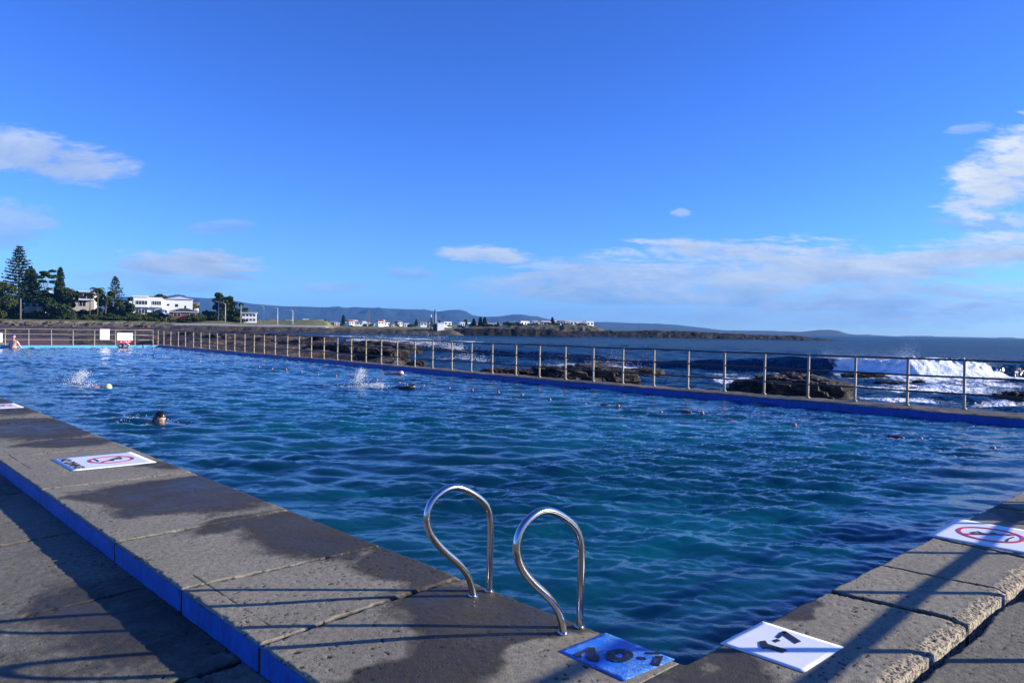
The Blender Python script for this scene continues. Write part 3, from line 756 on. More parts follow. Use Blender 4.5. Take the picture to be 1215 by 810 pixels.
extra = [(float(post_x(y)), y, 0, .92) for y in (-5.0, -3.6, -2.2, -.9, .45, 1.75, 2.95)]
fp = extra + [p for p in fp]
fence_line('pipe_fence', 'long pipe fence with tan posts and dark rails along the sea wall', fp, [.28, .585, .90], .027, .0185, M_POST, M_RAIL, -.05)
ex_px = [6, 34, 61, 86.6, 112, 137, 160, 181.5]
FE_Y = 50.9
ep = []
for x in [-60, -36, -14] + ex_px:
    r = ray(x, 400); t_ = FE_Y / r[1]; ep.append((r[0] * t_, FE_Y, -.01, .93))
efence = fence_line('pipe_fence', 'pale pipe fence behind the swimmers along the far end of the pool', ep, [.31, .62, .92], .032, .020, M_LRAIL, M_LRAIL, -.05)
# fence out of frame on the right whose rails and posts throw the long shadows on the wall
nf = [(2.0 + 1.04 * i + .02, .10 + .055 * (2.0 + 1.04 * i - 4), -.045, .93) for i in range(-3, 12)]
nf = [(x + .585, y, z, h) for x, y, z, h in nf]
nfence = fence_line('pipe_fence', 'pipe fence on the landward side throwing long shadows over the wall', nf, [.285, .60, .92], .024, .024, M_POST, M_RAIL, -.05)
b = MB(); b.box((-.42, -.012, -.28), (.42, .012, .28)); sb = b.build('shadow_board', M_WHITE, nfence); sb.location = Vector((8.35, .10 + .055 * 4.3 - .03, .56)) - Vector(nfence.location)  # unseen board added to cast the broad shadow past the sign

# signs on the end fence
def fence_sign(x0, x1, y0, y1, label, red=False):
    p0 = ray(x0, y1); t0 = (FE_Y - .05) / p0[1]; a = p0 * t0; p1 = ray(x1, y0); t1 = (FE_Y - .05) / p1[1]; c_ = p1 * t1
    w = c_[0] - a[0]; h = c_[2] - a[2]
    R = empty('notice_sign', (a[0], FE_Y - .05, a[2] + CAM_H)); tag(R, label, 'sign')
    b = MB(); b.box((0, -.012, 0), (w, .012, h)); b.build('panel', M_WHITE, R)
    if red:
        b = MB(); b.box((.0, -.02, 0), (w, -.013, h * .30)); b.build('red_band', M_RED, R)
        b = MB()
        for zz, x_0, x_1 in ((.80, .22, .62), (.52, .12, .30), (.52, .36, .92), (.64, .4, .8)): b.box((w * x_0, -.018, h * zz - .025), (w * x_1, -.0125, h * zz + .025))
        b.build('print', M_GREYP, R)
        b = MB()
        for x_0, x_1 in ((.08, .28), (.36, .62), (.7, .82)): b.box((w * x_0, -.026, h * .11), (w * x_1, -.0205, h * .18))
        b.build('print', M_WHITE, R)
    return R
fence_sign(118.5, 130, 390.5, 403, 'blank white upright notice on the end fence')
fence_sign(139, 157.5, 395, 407, 'white notice with a red lower band on the end fence', True)
fence_sign(-9, 3, 395, 406, 'white notice at the photo edge on the end fence')

# ------------------------------------------------------------------ lane rope
LR_X = 11.97
m_fl = plain('faded float', (.55, .22, .17), .5, 0, .2, 30); m_rope = plain('red lane rope', (.32, .03, .035), .6, 0, .3, 30)
ropeo = empty('lane_rope', (LR_X, 3.0, POOL_Z)); tag(ropeo, 'red lane rope with pale round floats lying across the pool', 'lane rope')
ys_ = np.arange(1.9, 50.2, .25)
hz = pool_z(np.full_like(ys_, LR_X), ys_, np.ones_like(ys_) * .6)[2]
b = MB(); b.tube([(.05 * math.sin(y * .5), y - 3.0, z - POOL_Z - .014) for y, z in zip(ys_, hz)], .013, 7); b.build('rope', m_rope, ropeo, True)
b = MB(); b.ball((0, 0, 0), .042, .75, 1.0, .8, 10, 7); fm_ = b.mesh('float', True); fm_.materials.append(m_fl)
b = MB(); b.ball((0, 0, 0), .05, .8, 2.6, .5, 10, 7); fm2 = b.mesh('float', True); fm2.materials.append(m_rope)
for i, y in enumerate([3.0, 3.93, 4.84, 5.85, 6.73, 7.58, 8.47, 9.5, 10.37, 11.41, 12.3, 13.13, 14.09, 15.0] + list(np.arange(16.1, 49.5, 1.08))):
    z = float(pool_z(np.array([LR_X]), np.array([y]), np.array([.6]))[2][0])
    f_ = link('float', fm_, None, ropeo); f_.location = (.05 * math.sin(y * .5), y - 3.0, z - POOL_Z + .012)
    if i in (0, 1, 2, 4, 5, 7, 8): 
        f2 = link('disc_float', fm2, None, ropeo); f2.location = (.05 * math.sin(y * .5), y - 3.0 + .34, z - POOL_Z + .004)


# ------------------------------------------------------------------ rocks
def rock_mat(name, lo, mid, hi, scale=1.0, rough=.75):
    m, t = mat(name); v = t.pos((1, 1, 2.2))
    n = t.noise(v, .9 * scale, 7, .65, .4); n2 = t.noise(v, 5 * scale, 5, .65)
    c = t.ramp(n, [(.34, lo), (.5, mid), (.64, hi)])
    c = t.mix(t.ramp(n2, [(.35, .75), (.6, 0.0)]), c, lo)
    t.out(c, rough, 0, t.bump(t.mix(.5, n, n2), .9, .25 / scale)); return m
M_ROCK = rock_mat('wet brown rock', (.006, .005, .005), (.030, .021, .015), (.125, .080, .052), 1.6)
M_SHELF = rock_mat('rock shelf', (.004, .004, .004), (.035, .025, .018), (.20, .13, .085), .7)
M_BANKR = rock_mat('bank boulders', (.05, .036, .026), (.13, .095, .065), (.27, .21, .15), 1.2)
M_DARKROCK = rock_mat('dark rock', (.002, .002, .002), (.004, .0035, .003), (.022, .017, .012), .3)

def rock(name, label, c, dims, rz=0, seed=0, sub=6, group=None, m=None, flatten=.5):
    bm = bmesh.new(); bmesh.ops.create_icosphere(bm, subdivisions=sub, radius=1)
    co = np.array([v.co[:] for v in bm.verts]); 
    x, y, z = co.T
    n = fbm(x * 1.3 + z * .9 + seed, y * 1.3 - z * .7 + seed * 2, 3, seed)
    n2 = fbm(x * 4 + z * 2.1 + seed, y * 4 - z * 2.7, 4, seed + 9)
    n3 = 1 - 2 * np.abs(fbm(x * 2.4 + z * 3 + seed, y * 2.4 + z * 2 + 3, 4, seed + 4)); n4 = fbm(x * 11 + z * 6, y * 11 - z * 7, 3, seed + 13)
    k = .95 + .40 * n + .20 * n2 + .20 * n3 + .07 * n4
    co = co * k[:, None]
    zz = co[:, 2]; st = .16
    q = np.round(zz / st) * st
    zz = zz * (1 - .55) + q * .55
    zz = np.where(zz > flatten, flatten + (zz - flatten) * .3, zz)
    co[:, 2] = zz
    co *= np.array(dims)
    for v_, p in zip(bm.verts, co): v_.co = p
    me = bpy.data.meshes.new(name); bm.to_mesh(me); bm.free()
    o = link(name, me, m or M_ROCK); o.location = c; o.rotation_euler = (0, 0, rz)
    tag(o, label, 'rock', group or 'rocks along the seaward side of the pool'); return o
VA = math.atan2(RH[1], RH[0])
def rock_px(x, y, wpx, ytop, label, depth_k=.6, seed=0, rot=0, **kw):
    """rock whose waterline centre is seen at (x, y) and whose top reaches ytop"""
    p = at(x, y, SEA_Z); d = p.x * FH[0] + p.y * FH[1]
    w = wpx / FPX * d / 2
    hz = CAM_H - SEA_Z - (ytop - (CY + (CAM_H - SEA_Z) * 0) - 0) * 0
    ztop = ray(x, ytop)[2] * d + CAM_H
    h = ztop - SEA_Z
    return rock('rock', label, (p.x, p.y, SEA_Z), (w, w * depth_k, h * 1.55), VA + rot, seed, **kw)
rock_px(942, 474, 108, 446, 'broad brown rock with ragged top just behind the sea wall', .75, 3)
rock_px(900, 470, 66, 452, 'low brown rock at the left end of the broad ragged rock', .7, 43)
rock_px(1027, 449, 44, 441, 'flat dark ledge under the white breaker', .7, 5, flatten=.35)
rock_px(1056, 455, 42, 450.5, 'small flat rock awash in front of the breaker', .7, 6, flatten=.3)
rock_px(1090, 455, 14, 451, 'tiny dark rock awash between the two right posts', .8, 7)
rock_px(1120, 462, 60, 458.5, 'low sliver of rock awash in foam', .5, 17, flatten=.3)
rock_px(1206, 477, 48, 463, 'flat dark slab tilted above the foam at the right edge', .7, 8, flatten=.3)
rock_px(682, 456, 122, 434, 'long black rock close behind the sea wall with foam above', .55, 11)
rock_px(762, 446, 50, 437, 'low dark rock beside the long black rock, half awash', .6, 12)
rock_px(600, 447, 50, 437, 'low black rock at the foot of the sea wall', .6, 13)
rock_px(452, 431, 66, 413.5, 'rounded reddish boulder behind the sea wall beside the splash', .8, 14)
rock_px(495, 433, 20, 428, 'small pale rock at the foot of the reddish boulder', .9, 15)
rock_px(440, 418, 110, 404, 'long flat reddish rock ledge with white surf behind', .5, 16, flatten=.35)
rock_px(502, 412, 44, 407.5, 'thin dark ledge reaching into the surf', .6, 18, flatten=.3)
rock_px(405, 420, 60, 408, 'dark boulder beside the flat reddish ledge', .7, 19)
for i, (x, y, w, yt) in enumerate([(355, 414, 46, 403), (310, 410, 40, 401), (262, 405, 36, 397), (225, 401, 30, 394), (330, 402, 50, 396), (380, 409, 34, 400), (285, 398, 44, 393), (205, 404, 24, 397)]):
    rock_px(x, y, w, yt, 'dark boulder on the rock shelf behind the fence', .8, 30 + i, m=M_SHELF, group='dark boulders on the rock shelf')

# shelf of rock behind the pool (terrain)
pr_ = axis(-330, 10, -330, 10, 1.1, 1); pd_ = axis(30, 292, 50, 110, .8, 1.03, 2.2)
def shelf(R_, D_):
    q = CX + FPX * R_ / D_
    qlim = np.interp(D_, [30, 60, 82, 120, 200, 292], [470, 455, 430, 385, 292, 215]) + 34 * fbm(D_ / 9, D_ * 0, 4, 501)
    X = RH[0] * R_ + FH[0] * D_; Y = RH[1] * R_ + FH[1] * D_
    ridged = 1 - np.abs(fbm(X / 7, Y / 7, 5, 502)) * 2.2
    Z = -.78 + .42 * fbm(X / 16, Y / 16, 3, 503) + .95 * (ridged - .55) + .22 * fbm(X / 1.6, Y / 1.6, 3, 504)
    st = .22; Z = Z * .45 + np.round(Z / st) * st * .55
    Z = Z - sstep(-8, 22, q - qlim) * 1.6
    inside = (X < 17.6) & (Y < 52.5)
    Z = np.where(inside, np.minimum(Z, -1.5), np.minimum(Z, .45))
    return X, Y, Z
sh = link('rock_platform', grid_mesh('rock_platform', pr_, pd_, shelf, smooth=False), M_SHELF)
tag(sh, 'dark rugged rock platform exposed behind the pool fence', 'rock platform', kind='structure')

rs = np.random.RandomState(99)
protos = [rock('rock', 'brown boulder on the rubble bank across the water', (0, 0, -30), (1, .8, .75), 0, 60 + i, 4, 'boulders on the rubble bank', M_BANKR) for i in range(3)]
for i in range(64):
    x = rs.uniform(-14, 205); d = rs.uniform(284, 300); r_ = (x - CX) / FPX * d
    o = protos[i] if i < 3 else protos[i % 3].copy()
    if i >= 3: COL.objects.link(o)
    p = rd(r_, d); o.location = (p.x, p.y, np.interp(d, [284, 292, 300], [-.5, .7, 1.55]) + .1); s_ = rs.uniform(.5, 1.5); o.scale = (s_, s_, s_ * rs.uniform(.7, 1.1)); o.rotation_euler = (0, 0, rs.uniform(0, 6.28))

# ------------------------------------------------------------------ land, breakwaters, headland
def hor(x): return CY + (-(ray(x, CY)[2]) * -1) * FPX / 1.0 * 1.0 if False else (lambda a, b: CY + a / (a - b))(ray(x, CY)[2], ray(x, CY + 1)[2])
def z_at(x, y, d): return CAM_H + (hor(x) - y) / FPX * d
def px_rd(x, d): return (x - CX) / FPX * d
def place(x, y, d): p = rd(px_rd(x, d), d, z_at(x, y, d)); return p

def land_z(R_, D_):
    q = CX + FPX * R_ / D_
    Dn = D_ + 3 * fbm(R_ / 14, D_ * 0, 3, 600)
    left = np.interp(Dn, [276, 284, 292, 298, 312, 322, 340, 380, 1200], [-1.5, -.7, .9, 1.7, 2.6, 3.4, 5.2, 6.5, 8])
    prom = np.interp(D_, [280, 282, 300, 320, 360, 420, 1200], [-1.6, 1.05, 1.35, 2.2, 3.4, 4.0, 5])
    far = np.interp(D_, [560, 600, 640, 800, 1200], [-3, -1, 2.0, 2.8, 7])
    far = np.where(D_ < 560, -4, far)
    a = sstep(175, 215, q); b_ = sstep(388, 398, q); c_ = sstep(690, 720, q)
    Z = left * (1 - a) + prom * a
    mound = 1.3 * np.exp(-((q - 366) / 26) ** 2) * np.exp(-((D_ - 340) / 26) ** 2) + 1.8 * np.exp(-((q - 250) / 26) ** 2) * np.exp(-((D_ - 335) / 24) ** 2)
    Z = Z + mound
    Z = Z * (1 - b_) + far * b_
    Z = Z * (1 - c_) + (-5) * c_
    Z = Z + .25 * fbm(R_ / 5, D_ / 5, 3, 601) + 1.3 * np.clip(1 - np.abs(Dn - 289) / 9, 0, 1) * fbm(R_ / 2.2, D_ / 1.8, 4, 602) * (1 - a)
    return RH[0] * R_ + FH[0] * D_, RH[1] * R_ + FH[1] * D_, Z
lr_ = axis(-420, 160, -300, -50, 1.3, 1.05, 4); ld_ = axis(272, 1200, 274, 345, 1.2, 1.05, 8)
_LR, _LD = np.meshgrid(lr_, ld_); _Lz = land_z(_LR, _LD)
_q = CX + FPX * _LR / _LD
grass = sstep(.7, 1.5, _Lz[2] + .5 * fbm(_LR / 4, _LD / 4, 3, 603)); grass = np.where(_q > 200, sstep(303, 306, _LD), grass)
pale = np.where((_q > 205) & (_LD < 303) & (_Lz[2] > .3), 1.0, 0) + np.where(_q <= 205, .8 * np.exp(-((_Lz[2] - 1.2) / .35) ** 2) * (fbm(_LR / 20, _LD * 0, 2, 604) > .2), 0)
m_l, tl = mat('coastal land'); v = tl.pos()
n_ = tl.noise(v, .35, 6, .65); n2_ = tl.noise(v, 1.6, 5, .65)
gcol = tl.mix(tl.ramp(n_, [(.35, 0.0), (.65, 1.0)]), (.06, .085, .015), (.24, .22, .06))
rcol = tl.ramp(n2_, [(.36, (.012, .010, .008)), (.5, (.10, .072, .048)), (.66, (.32, .25, .18))])
pcol = tl.mix(n2_, (.26, .23, .19), (.42, .38, .32))
cc = tl.mix(tl.attr('pale'), tl.mix(tl.attr('grass'), rcol, gcol), pcol)
tl.out(cc, .9, 0, tl.bump(n2_, .8, .3))
land = link('land', grid_mesh('land', lr_, ld_, lambda a, b_: _Lz, attrs={'grass': grass, 'pale': np.clip(pale, 0, 1)}), m_l)
tag(land, 'grassy coastal bank and low town ground across the water', 'land', kind='structure')

def mole(name, label, cat, prof, dmid, halfw, m, seed, rag=.35, step=.8, kind=None):
    """rubble wall following the view's cross direction: prof = (px, top px)"""
    xs_ = [p[0] for p in prof]; zt = [z_at(x, y, dmid) for x, y in prof]
    r0, r1 = px_rd(xs_[0], dmid), px_rd(xs_[-1], dmid)
    rr = np.arange(r0, r1 + step, step); dd = np.linspace(dmid - halfw, dmid + halfw, 45)
    def f(R_, D_):
        top = np.interp(CX + FPX * R_ / dmid, xs_, zt)
        u = np.abs(D_ - dmid) / halfw
        Z = -1.7 + (top + 1.7) * (1 - sstep(.45, 1.0, u)) ** .8
        Z = Z + rag * (fbm(R_ / 2.2, D_ / 2.2, 5, seed, .62) + .6 * fbm(R_ / 9, D_ / 9, 2, seed + 1)) * np.where(u > .35, 1, .35)
        return RH[0] * R_ + FH[0] * D_, RH[1] * R_ + FH[1] * D_, Z
    o = link(name, grid_mesh(name, rr, dd, f, smooth=False, skirt=-2.5), m); tag(o, label, cat, kind=kind); return o
M_MOLE = rock_mat('breakwater stone', (.03, .025, .02), (.12, .095, .07), (.22, .18, .13), .5)
mole('breakwater', 'stone breakwater with flat pale top and a white shed at its tip', 'breakwater', [(192, 386.4), (240, 386.4), (300, 387.2), (360, 388.4), (380, 388.8), (440, 390), (500, 390.6), (536, 391.2), (542, 393.5), (548, 397)], 283, 6, M_MOLE, 701)
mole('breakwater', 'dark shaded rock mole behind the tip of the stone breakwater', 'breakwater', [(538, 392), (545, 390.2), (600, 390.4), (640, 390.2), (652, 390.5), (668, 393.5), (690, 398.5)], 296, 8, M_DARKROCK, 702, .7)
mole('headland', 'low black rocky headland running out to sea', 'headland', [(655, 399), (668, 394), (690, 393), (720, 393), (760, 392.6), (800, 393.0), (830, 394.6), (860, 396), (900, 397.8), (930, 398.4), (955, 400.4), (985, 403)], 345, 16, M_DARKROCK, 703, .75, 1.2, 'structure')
# bluff with houses at the end of the town
mole('bluff', 'pale scrubby bluff at the end of the town', 'bluff', [(560, 388.5), (600, 387.5), (650, 385.8), (690, 386.5), (705, 388.3), (720, 392)], 470, 24, plain('bluff scrub', (.085, .075, .04), .9, 0, .6, .2), 704, 1.2, 1.6, 'structure')

def hills(name, label, prof, d, depth, m, seed, rag):
    xs_ = [p[0] for p in prof]; zt = [z_at(x, y, d) for x, y in prof]
    q = np.arange(xs_[0], xs_[-1] + 1, 1.6); rr = (q - CX) / FPX * d; uu = np.linspace(0, 1, 22)
    def f(R_, Uu):
        qq = CX + FPX * R_ / d
        top = np.interp(qq, xs_, zt)
        sh_ = np.where(Uu < .6, (Uu / .6) ** .8, 1 - ((Uu - .6) / .4) ** 2)
        gul = fbm(R_ / (d * .03), Uu * 2.5, 5, seed)
        Z = -4 + (top + 4) * sh_ * (1 + rag * gul * np.where((Uu > .55) & (Uu < .66), .12, 1))
        D_ = d + depth * (Uu - .6)
        k = D_ / d
        return (RH[0] * R_ + FH[0] * d) * k, (RH[1] * R_ + FH[1] * d) * k, Z
    o = link(name, grid_mesh(name, rr, uu, f), m); tag(o, label, 'hills', kind='structure'); return o
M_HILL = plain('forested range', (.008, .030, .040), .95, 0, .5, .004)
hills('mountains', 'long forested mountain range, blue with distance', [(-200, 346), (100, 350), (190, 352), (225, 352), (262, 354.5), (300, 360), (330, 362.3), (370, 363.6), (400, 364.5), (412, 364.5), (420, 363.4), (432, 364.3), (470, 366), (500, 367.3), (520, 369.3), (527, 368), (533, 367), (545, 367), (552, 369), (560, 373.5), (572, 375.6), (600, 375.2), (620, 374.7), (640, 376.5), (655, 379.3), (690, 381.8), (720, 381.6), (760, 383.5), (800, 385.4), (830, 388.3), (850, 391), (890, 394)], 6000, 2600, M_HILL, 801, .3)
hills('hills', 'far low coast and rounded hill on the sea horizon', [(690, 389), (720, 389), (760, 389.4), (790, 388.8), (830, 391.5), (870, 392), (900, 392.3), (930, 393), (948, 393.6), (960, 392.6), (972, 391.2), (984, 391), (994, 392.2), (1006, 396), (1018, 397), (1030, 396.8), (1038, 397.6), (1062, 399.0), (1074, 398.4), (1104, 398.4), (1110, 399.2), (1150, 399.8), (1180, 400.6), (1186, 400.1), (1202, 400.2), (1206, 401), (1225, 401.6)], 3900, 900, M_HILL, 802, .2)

# ------------------------------------------------------------------ vegetation
def foliage_mat(name, lo, hi):
    m, t = mat(name); v = t.pos()
    gi = t.n('ShaderNodeNewGeometry')
    n = t.noise(v, .55, 4, .6); n2 = t.noise(v, 3.5, 3)
    c = t.mix(t.ramp(t.math('ADD', t.math('MULTIPLY', n, .7), t.math('MULTIPLY', n2, .3)), [(.35, 0.0), (.65, 1.0)]), lo, hi)
    t.out(c, .75, 0, None, .25); return m
M_PINE = foliage_mat('pine foliage', (.010, .022, .010), (.030, .055, .020))
M_FIG = foliage_mat('dark leaves', (.010, .024, .008), (.045, .075, .018))
M_BUSH = foliage_mat('scrub leaves', (.020, .035, .010), (.085, .105, .03))
M_PALM = foliage_mat('palm fronds', (.012, .026, .010), (.05, .075, .02))
M_BARK = plain('bark', (.10, .08, .06), .9, 0, .35, 3)

def leaf_mesh(name, P, size, rs, flat_=.0):
    """one small leaf clump face at every point"""
    n = len(P)
    a = rs.normal(size=(n, 3)); a[:, 2] *= (1 - flat_); a /= np.linalg.norm(a, axis=1)[:, None] + 1e-9
    b_ = rs.normal(size=(n, 3)); b_[:, 2] *= (1 - flat_); b_ -= a * (a * b_).sum(1)[:, None]; b_ /= np.linalg.norm(b_, axis=1)[:, None] + 1e-9
    s = size * rs.uniform(.6, 1.4, n)[:, None]
    V = np.stack([P - a * s, P + b_ * s * .62, P + a * s, P - b_ * s * .62], 1).reshape(-1, 3)
    F = np.arange(n * 4).reshape(n, 4)
    return np_mesh(name, V, F, False)
def pine_crown(h, w, seed, sparse=1.0):
    rs = np.random.RandomState(seed); P = []
    z = h * .16; k = 0
    while z < h * .985:
        u = z / h
        L = w * (1 - u) ** .72 * (1.0 + .12 * rs.normal()) + .25
        nb = int(max(5, 9 * sparse))
        for i in range(nb):
            an = 2 * PI * (i + .5 * (k % 2)) / nb + rs.uniform(-.2, .2); l = L * rs.uniform(.75, 1.08)
            npt = int(14 * l / 2 * (1.1 if sparse >= 1 else .75)) + 6
            tt = rs.uniform(.12, 1, npt) ** .8
            droop = .10 * l * np.sin(tt * 2.6) - .22 * l * tt ** 2 * (1 - u) + .28 * tt ** 3 * l
            sp = (.10 * l + .15) * (1 - .5 * tt)
            P.append(np.stack([np.cos(an) * l * tt + rs.normal(size=npt) * sp * .8, np.sin(an) * l * tt + rs.normal(size=npt) * sp * .8, z + droop + rs.normal(size=npt) * .17], 1))
        z += h * .047 * (1.35 - .6 * u) / max(.75, sparse); k += 1
    return np.concatenate(P), rs
def norfolk(x, ytop, ybase, wpx, d, label, seed, sparse=1.0, group='norfolk pines on the far bank'):
    base = place(x, ybase, d); h = (ybase - ytop) / FPX * d; w = wpx / FPX * d / 2
    o = empty('norfolk_pine', base); tag(o, label, 'tree', group)
    b = MB(); b.tube([(0, 0, -1.5), (0, 0, h * .4), (0, 0, h * .97)], [h * .018, h * .012, .04], 8); b.build('trunk', M_BARK, o, True)
    P, rs = pine_crown(h, w, seed, sparse); link('crown', leaf_mesh('crown', P, .34, rs, .35), M_PINE, o); return o
def clumps(rs, n, centres, per, zf=.72):
    P = []
    for (c, r) in centres:
        k = int(per * r ** 2)
        q = rs.normal(size=(k, 3)); q /= np.linalg.norm(q, axis=1)[:, None]
        P.append(np.array(c) + q * (np.array([r, r, r * zf]) * rs.uniform(.55, 1.05, k)[:, None] ** .6))
    return np.concatenate(P)
def broad(name, x, ytop, ybase, wpx, d, label, seed, m, cat='tree', group=None, bare=.3, nlob=16, size=.42, zf=.72):
    base = place(x, ybase, d); h = (ybase - ytop) / FPX * d; w = wpx / FPX * d / 2
    rs = np.random.RandomState(seed); o = empty(name, base); tag(o, label, cat, group)
    cs = []
    for i in range(nlob):
        an = rs.uniform(0, 2 * PI); rr = w * math.sqrt(rs.uniform(0, .62)); u = rs.uniform(bare, 1)
        prof = math.sqrt(max(.05, 1 - ((u - .55) / .62) ** 2))
        r = w * rs.uniform(.24, .4)
        cs.append(((math.cos(an) * rr * prof, math.sin(an) * rr * prof, h * u - r * .7), r))
    b = MB()
    if bare > .12:
        b.tube([(0, 0, -1.2), (.1 * w, 0, h * .3), (0, 0, h * .7)], [w * .10, w * .07, w * .02], 8)
        for c, r in cs[:7]: b.tube([(0, 0, h * .28), (c[0] * .5, c[1] * .5, h * .28 + (c[2] - h * .28) * .6), c], [w * .05, w * .03, w * .01], 6)
        b.build('trunk', M_BARK, o, True)
    else:
        b.tube([(0, 0, -.8), (0, 0, h * .5)], [w * .08, w * .03], 6); b.build('trunk', M_BARK, o, True)
    P = clumps(rs, 0, cs, 90, zf)
    link('crown', leaf_mesh('crown', P, size, rs), m, o); return o
def palm(x, ytop, ybase, wpx, d, label, seed):
    base = place(x, ybase, d); h = (ybase - ytop) / FPX * d * .86; w = wpx / FPX * d / 2
    rs = np.random.RandomState(seed); o = empty('palm_tree', base); tag(o, label, 'palm', 'palms on the far bank')
    b = MB(); b.tube([(0, 0, -1), (.2, .1, h * .5), (.1, 0, h)], [.28, .2, .16], 8); b.build('trunk', M_BARK, o, True)
    P = []
    for i in range(16):
        an = rs.uniform(0, 2 * PI); el = rs.uniform(.0, 1.2); tt = np.linspace(.05, 1, 26)
        rr = w * tt * math.cos(el * .6); zz = h + w * (math.sin(el) * tt - .9 * tt ** 2 * .8)
        P.append(np.stack([np.cos(an) * rr + .1, np.sin(an) * rr, zz], 1) + rs.normal(size=(26, 3)) * .12)
    link('crown', leaf_mesh('crown', np.concatenate(P), .3, rs, .2), M_PALM, o); return o
norfolk(22, 291, 366, 52, 318, 'tallest norfolk pine at the left of the far bank', 1, 1.0)
norfolk(36, 316, 368, 36, 326, 'dark norfolk pine close beside the tallest one', 2, 1.2)
norfolk(71, 317, 370, 20, 324, 'narrow columnar pine behind the spreading dark tree', 3, 1.4)
norfolk(136, 328, 366, 27, 322, 'open airy norfolk pine between the two white houses', 4, .6)
broad('broadleaf_tree', 56, 318, 372, 26, 320, 'thin spreading tree with flat layered crown', 5, M_FIG, bare=.35, nlob=17, zf=.32)
broad('broadleaf_tree', 71, 338, 381, 46, 312, 'big dark bushy tree below the narrow pine', 6, M_FIG, bare=.1, nlob=22)
broad('broadleaf_tree', 5, 333, 380, 44, 308, 'rounded grey green tree at the left photo edge', 7, M_BUSH, bare=.1, nlob=22)
broad('broadleaf_tree', 124, 342, 372, 26, 318, 'leafy tree with yellowish top beside the palm', 8, M_BUSH, bare=.2, nlob=12)
broad('broadleaf_tree', 148, 352, 374, 22, 322, 'small dark tree at the left end of the big white house', 9, M_FIG, bare=.1, nlob=12)
broad('broadleaf_tree', 188, 347.5, 372, 26, 352, 'dark domed tree rising behind the big white house', 10, M_FIG, bare=.2, nlob=18)
broad('broadleaf_tree', 264, 346.5, 380, 25, 330, 'tall domed dark tree beside the street lamps', 11, M_FIG, bare=.18, nlob=34)
broad('broadleaf_tree', 279, 357, 382, 22, 332, 'lower dark tree leaning from the domed tree', 12, M_FIG, bare=.1, nlob=22)
broad('broadleaf_tree', 289, 362, 382, 12, 336, 'last low tree on the right of the domed tree', 13, M_FIG, bare=.1, nlob=8)
broad('broadleaf_tree', 231, 359, 374, 12, 340, 'small bright green tree beside the brick cottage', 14, M_BUSH, bare=.1, nlob=8)
palm(115, 339, 373, 20, 314, 'tall ragged palm beside the cream house', 21)
palm(106, 347, 373, 15, 312, 'shorter palm in front of the cream house', 22)
# scrub bushes along the bank
def bush_proto(seed, m):
    rs = np.random.RandomState(seed); cs = []
    for i in range(9):
        an = rs.uniform(0, 2 * PI); rr = rs.uniform(0, 1.2); r = rs.uniform(.5, .95)
        cs.append(((math.cos(an) * rr * 1.3, math.sin(an) * rr, r * .5 + rs.uniform(0, .7)), r))
    return leaf_mesh('bush', clumps(rs, 0, cs, 150), .22, rs)
bp = [(bush_proto(31, M_BUSH), M_BUSH), (bush_proto(32, M_FIG), M_FIG), (bush_proto(33, M_BUSH), M_BUSH), (bush_proto(34, M_FIG), M_FIG)]
rs = np.random.RandomState(5)
for i in range(190):
    x = rs.uniform(-12, 238) if i < 74 else (rs.uniform(235, 300) if i < 96 else rs.uniform(20, 245))
    yb = rs.uniform(365, 376.8) if x < 215 else rs.uniform(374, 382)
    d = rs.uniform(316, 344) if i < 96 else rs.uniform(307, 317)
    p = place(x, yb, d); me, m = bp[rs.randint(4)]
    X_, Y_ = np.array([p.x * RH[0] + p.y * RH[1]]), np.array([p.x * FH[0] + p.y * FH[1]])
    zz = float(land_z(X_, Y_)[2][0])
    o = link('bush', me, m); o.location = (p.x, p.y, zz - .1); s = rs.uniform(1.0, 2.1) if i < 96 else rs.uniform(.7, 1.35); o.scale = (s * 1.15, s * 1.15, s * rs.uniform(.75, 1.1)); o.rotation_euler = (0, 0, rs.uniform(0, 6.28))
    tag(o, 'pale olive scrub bush on the far bank' if m is M_BUSH else 'dark green scrub bush on the far bank', 'bush', 'olive bushes on the bank' if m is M_BUSH else 'dark bushes on the bank')

# ------------------------------------------------------------------ houses
M_WH = plain('white render', (.80, .80, .78), .6, 0, .05, 1); M_CREAM = plain('cream render', (.55, .50, .43), .6, 0, .08, 1)
M_BRICK = plain('red brick', (.22, .075, .045), .8, 0, .3, 3); M_GLASS = plain('dark window glass', (.02, .03, .045), .08, 0, .1, 1)
M_ROOFG = plain('grey roof', (.16, .16, .17), .7, 0, .2, 2); M_ROOFR = plain('red tile roof', (.26, .09, .06), .8, 0, .25, 3); M_ROOFD = plain('dark roof', (.05, .05, .055), .7, 0, .2, 2)
M_ROOFW = plain('pale roof', (.62, .62, .62), .6, 0, .1, 2); M_BLUEG = plain('blue grey cladding', (.06, .08, .12), .6, 0, .2, 2)
FACE = math.atan2(RH[1], RH[0])
def hroot(name, x0, x1, yb, d, label, cat, yaw, group=None):
    o = empty(name, place((x0 + x1) / 2, yb, d), FACE + yaw); tag(o, label, cat, group); return o
